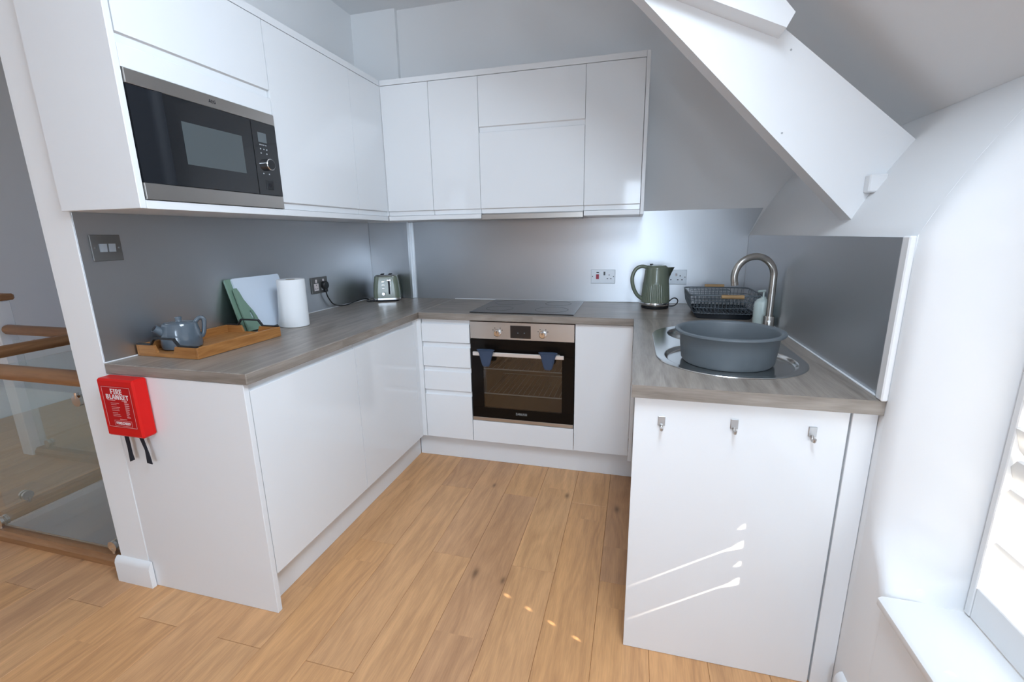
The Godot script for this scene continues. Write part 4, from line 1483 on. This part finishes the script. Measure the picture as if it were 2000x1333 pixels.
func build_rack() -> void:
	var x0 := 2.095
	var x1 := 2.428
	var z0 := 0.190
	var z1 := 0.560
	var yt := WT + 0.122
	var t := thing("dish_rack", "dark wire dish rack with wooden handles in the corner behind the sink", "dish rack", v3(2.26, WT, 0.375))
	var b := MB.new()
	b.tube(rack_ring(0.0, yt), 0.0036, 8, 1.0, true)
	ob("rim", b, "wire_grey", t)
	b = MB.new()
	var levels := [[0.0, yt], [0.003, yt - 0.030], [0.008, yt - 0.062], [0.022, yt - 0.092], [0.036, WT + 0.022]]
	for l in levels.slice(1): b.tube(rack_ring(l[0], l[1]), 0.0016, 6, 1.0, true)
	var rs := []
	for l in levels: rs.append(rack_ring(l[0], l[1]))
	# uprights spaced along the rim
	var m: int = rs[0].size()
	for side in 4:
		var n := 15 if side % 2 == 0 else 13
		for i in n:
			var s := (i + 0.5) / n
			var line := []
			for l in levels:
				var hx: float = (x1 - x0) * 0.5 - l[0]
				var hz: float = (z1 - z0) * 0.5 - l[0]
				var q := Vector2(lerpf(-hx + 0.02, hx - 0.02, s), hz)
				if side == 1: q = Vector2(hx, lerpf(-hz + 0.02, hz - 0.02, s))
				if side == 2: q = Vector2(lerpf(-hx + 0.02, hx - 0.02, s), -hz)
				if side == 3: q = Vector2(-hx, lerpf(-hz + 0.02, hz - 0.02, s))
				line.append(v3((x0 + x1) * 0.5 + q.x, l[1], (z0 + z1) * 0.5 + q.y))
			b.tube(line, 0.0012, 5)
	# bottom wires and plate dividers
	for i in 14:
		var x := lerpf(x0 + 0.05, x1 - 0.05, i / 13.0)
		b.tube([v3(x, WT + 0.022, z0 + 0.04), v3(x, WT + 0.022, z1 - 0.04)], 0.0014, 5)
		b.tube([v3(x, WT + 0.022, 0.40), v3(x, WT + 0.070, 0.385), v3(x, WT + 0.022, 0.37)], 0.0014, 5)
		b.tube([v3(x, WT + 0.022, 0.30), v3(x, WT + 0.070, 0.285), v3(x, WT + 0.022, 0.27)], 0.0014, 5)
	ob("wire_basket", b, "wire_grey", t)
	# drip tray
	b = MB.new()
	var tr := []
	for q in [[0.026, WT + 0.030], [0.040, WT + 0.001]]: tr.append(rack_ring(q[0], q[1]))
	b.grid([tr[0], tr[1]], [outward(tr[0]), outward(tr[1])], true)
	var inn := []
	for q in [[0.030, WT + 0.030], [0.043, WT + 0.004]]: inn.append(rack_ring(q[0], q[1]))
	var on := []
	for r in inn:
		var o := []
		for nv in outward(r): o.append(-nv)
		on.append(o)
	b.grid(inn, on, true)
	b.face(tr[1], Vector3.DOWN)
	b.face(inn[1], Vector3.UP)
	b.grid([tr[0], inn[0]], [outward(tr[0]), outward(tr[0])], true)
	ob("drip_tray", b, "tray_black", t)
	# wooden grips on front and back rims; a small cutlery basket hangs inside at the back
	for q in [[z0 - 0.006, yt + 0.008, 2.256], [z1 + 0.008, yt - 0.004, 2.282]]:
		b = MB.new()
		b.tube([v3(q[2] - 0.050, q[1], q[0]), v3(q[2] + 0.050, q[1], q[0])], 0.0095, 16)
		ob("grip", b, "beech", t)
	b = MB.new()
	for yy in [yt - 0.008, yt - 0.038, yt - 0.066]:
		b.tube([v3(2.125, yy, 0.205), v3(2.325, yy, 0.205), v3(2.325, yy, 0.275), v3(2.125, yy, 0.275)], 0.0018, 6, 1.0, true)
	for i in 11:
		for zz in [0.205, 0.275]: b.tube([v3(2.125 + 0.02 * i, yt - 0.008, zz), v3(2.125 + 0.02 * i, yt - 0.066, zz)], 0.0012, 5)
	ob("cutlery_basket", b, "wire_grey", t)


func outward(r: Array) -> Array:
	var c := Vector3.ZERO
	for p in r: c += p
	c /= r.size()
	var n := []
	for p in r: n.append(v3(p.x - c.x, 0.0, p.z - c.z).normalized())
	return n


# ---- landing and stair balustrades -----------------------------------------------------
func rail_profile() -> PackedVector2Array:
	return PackedVector2Array([Vector2(-0.020, 0), Vector2(0.020, 0), Vector2(0.024, 0.008), Vector2(0.031, 0.016), Vector2(0.033, 0.030), Vector2(0.028, 0.044), Vector2(0.016, 0.053), Vector2(0, 0.056), Vector2(-0.016, 0.053), Vector2(-0.028, 0.044), Vector2(-0.033, 0.030), Vector2(-0.031, 0.016), Vector2(-0.024, 0.008)])


func balustrade(called: String, label: String, a: Vector3, e: Vector3, clamps: Array) -> void:
	var d := (e - a).normalized()
	var n := v3(-d.z, 0, d.x)
	var L := a.distance_to(e)
	var t := thing(called, label, "balustrade", (a + e) * 0.5)
	var g := 2 if absf(d.z) > 0.5 else 0
	var b := MB.new()
	b.grain = g
	b.prism(PackedVector2Array([Vector2(-0.034, 0.0005), Vector2(0.034, 0.0005), Vector2(0.034, 0.026), Vector2(0.027, 0.034), Vector2(0.020, 0.046), Vector2(-0.020, 0.046), Vector2(-0.027, 0.034), Vector2(-0.034, 0.026)]), a, n, Vector3.UP, d, L)
	ob("base_rail", b, "rail_oak", t)
	b = MB.new()
	b.grain = g
	b.prism(rail_profile(), a + v3(0, 0.806, 0), n, Vector3.UP, d, L, true)
	ob("handrail", b, "rail_oak", t)
	b = MB.new()
	b.prism(PackedVector2Array([Vector2(0, 0.062), Vector2(L - 0.03, 0.062), Vector2(L - 0.03, 0.768), Vector2(0, 0.768)]), a + d * 0.015 - n * 0.004, d, Vector3.UP, n, 0.008)
	ob("glass_panel", b, "balustrade_glass", t)
	for q in clamps:
		b = MB.new()
		var p: Vector3 = a + d * q[0] + v3(0, q[1], 0)
		for s in [-1.0, 1.0]:
			b.tube([p + n * (0.0045 * s), p + n * (0.016 * s)], 0.024, 24)
		var v := -1.0 if q[1] < 0.4 else 1.0
		b.tube([p + v3(0, v * 0.010, 0) + n * 0.010, p + v3(0, v * 0.034, 0) + n * 0.010], 0.008, 12)
		ob("glass_clamp", b, "chrome", t)


func build_landing() -> void:
	balustrade("glass_balustrade", "oak and glass balustrade beside the white wall end, along the stair opening", v3(-1.13, 0, 1.742), v3(-0.150, 0, 1.742), [[0.13, 0.082], [0.845, 0.082], [0.845, 0.742]])
	balustrade("glass_balustrade", "oak and glass balustrade along the far side of the stair opening", v3(-1.172, 0, 1.66), v3(-1.172, 0, -0.95), [[0.10, 0.082], [1.3, 0.082]])
	balustrade("glass_balustrade", "oak and glass balustrade starting at the white newel post on the landing", v3(-1.915, 0, 1.085), v3(-1.225, 0, 1.085), [[0.10, 0.082], [0.22, 0.745]])
	var t := thing("newel_post", "white square newel post with an oak cap on the landing", "post", v3(-1.965, 0, 1.085))
	bx("post", v3(-2.010, 0.0005, 1.040), v3(-1.920, 1.010, 1.130), "gloss_paint", t, 0.004)
	bx("cap", v3(-2.030, 1.0105, 1.020), v3(-1.900, 1.050, 1.150), "rail_oak", t, 0.010)
	# white fascia under the far balustrade
	var b := MB.new()
	b.prism(PackedVector2Array([Vector2(0, 0), Vector2(0.022, 0), Vector2(0.022, -0.030), Vector2(0.014, -0.075), Vector2(0.010, -0.130), Vector2(0, -0.135)]), v3(-1.1345, -0.001, -0.99), Vector3.RIGHT, Vector3.UP, Vector3.BACK, 2.685)
	struct("trim_2", b, "gloss_paint")


func _ready() -> void:
	# camera (16 mm lens on a 36 x 24 frame)
	var cam := Camera3D.new()
	cam.name = "camera"
	cam.position = v3(1.8201, 1.3514, 2.9463)
	cam.rotation = v3(-0.2283, 0.2640, -0.0159)
	cam.fov = rad_to_deg(2.0 * atan(666.5 / 887.39))
	cam.near = 0.02
	cam.current = true
	add_child(cam)
	# sky, sun, exposure
	var env := Environment.new()
	var sky := Sky.new()
	var sm := ProceduralSkyMaterial.new()
	sm.sky_top_color = Color(0.36, 0.55, 0.85)
	sm.sky_horizon_color = Color(0.78, 0.86, 0.95)
	sm.ground_horizon_color = Color(0.70, 0.72, 0.72)
	sm.ground_bottom_color = Color(0.40, 0.40, 0.38)
	sky.sky_material = sm
	env.background_mode = Environment.BG_SKY
	env.sky = sky
	env.background_energy_multiplier = 2.0
	env.tonemap_mode = Environment.TONE_MAPPER_LINEAR
	env.tonemap_exposure = 1.02
	env.sdfgi_enabled = true
	env.ssao_enabled = true
	env.ssil_enabled = true
	var we := WorldEnvironment.new()
	we.name = "environment"
	we.environment = env
	add_child(we)
	var sun := DirectionalLight3D.new()
	sun.name = "sun"
	sun.light_color = Color(1.0, 0.95, 0.87)
	sun.light_energy = 9.0
	sun.light_angular_distance = 0.53
	sun.shadow_enabled = true
	add_child(sun)
	sun.look_at_from_position(SUN * 10.0, Vector3.ZERO)
	# daylight entering by the shuttered window and by the window behind the camera
	var day := Color(0.856, 0.928, 1.0)
	area("window_daylight", v3(2.592, 0.93, 2.53), v3(0, PI / 2, 0), Vector2(1.34, 0.84), 0.24, day)
	area("rear_daylight", v3(1.98, 1.40, 5.96), v3(0, 0, 0), Vector2(0.74, 1.60), 4.1, day)
	area("added_roof_fill", v3(1.995, 2.361, 2.40), v3(-PI / 4, PI / 2, 0), Vector2(0.92, 0.62), 3.95, day)  # fill light added at the unseen rooflight to brighten doors and floor
	make_materials()
	build_shell()
	build_floor()
	build_window()
	build_beams()
	build_base_units()
	build_worktops()
	build_wall_units()
	build_splashbacks()
	build_landing()
	build_microwave()
	build_oven()
	build_hob()
	build_sink()
	build_tray()
	build_boards()
	build_toaster()
	build_kettle()
	build_rack()
	build_fittings()
	build_fire_blanket()


func area(called: String, at: Vector3, turn: Vector3, size: Vector2, energy: float, c: Color) -> void:
	var l := AreaLight3D.new()
	l.name = called
	l.area_size = size
	l.light_energy = energy
	l.light_color = c
	l.shadow_enabled = true
	add_child(l)
	l.position = at
	l.rotation = turn
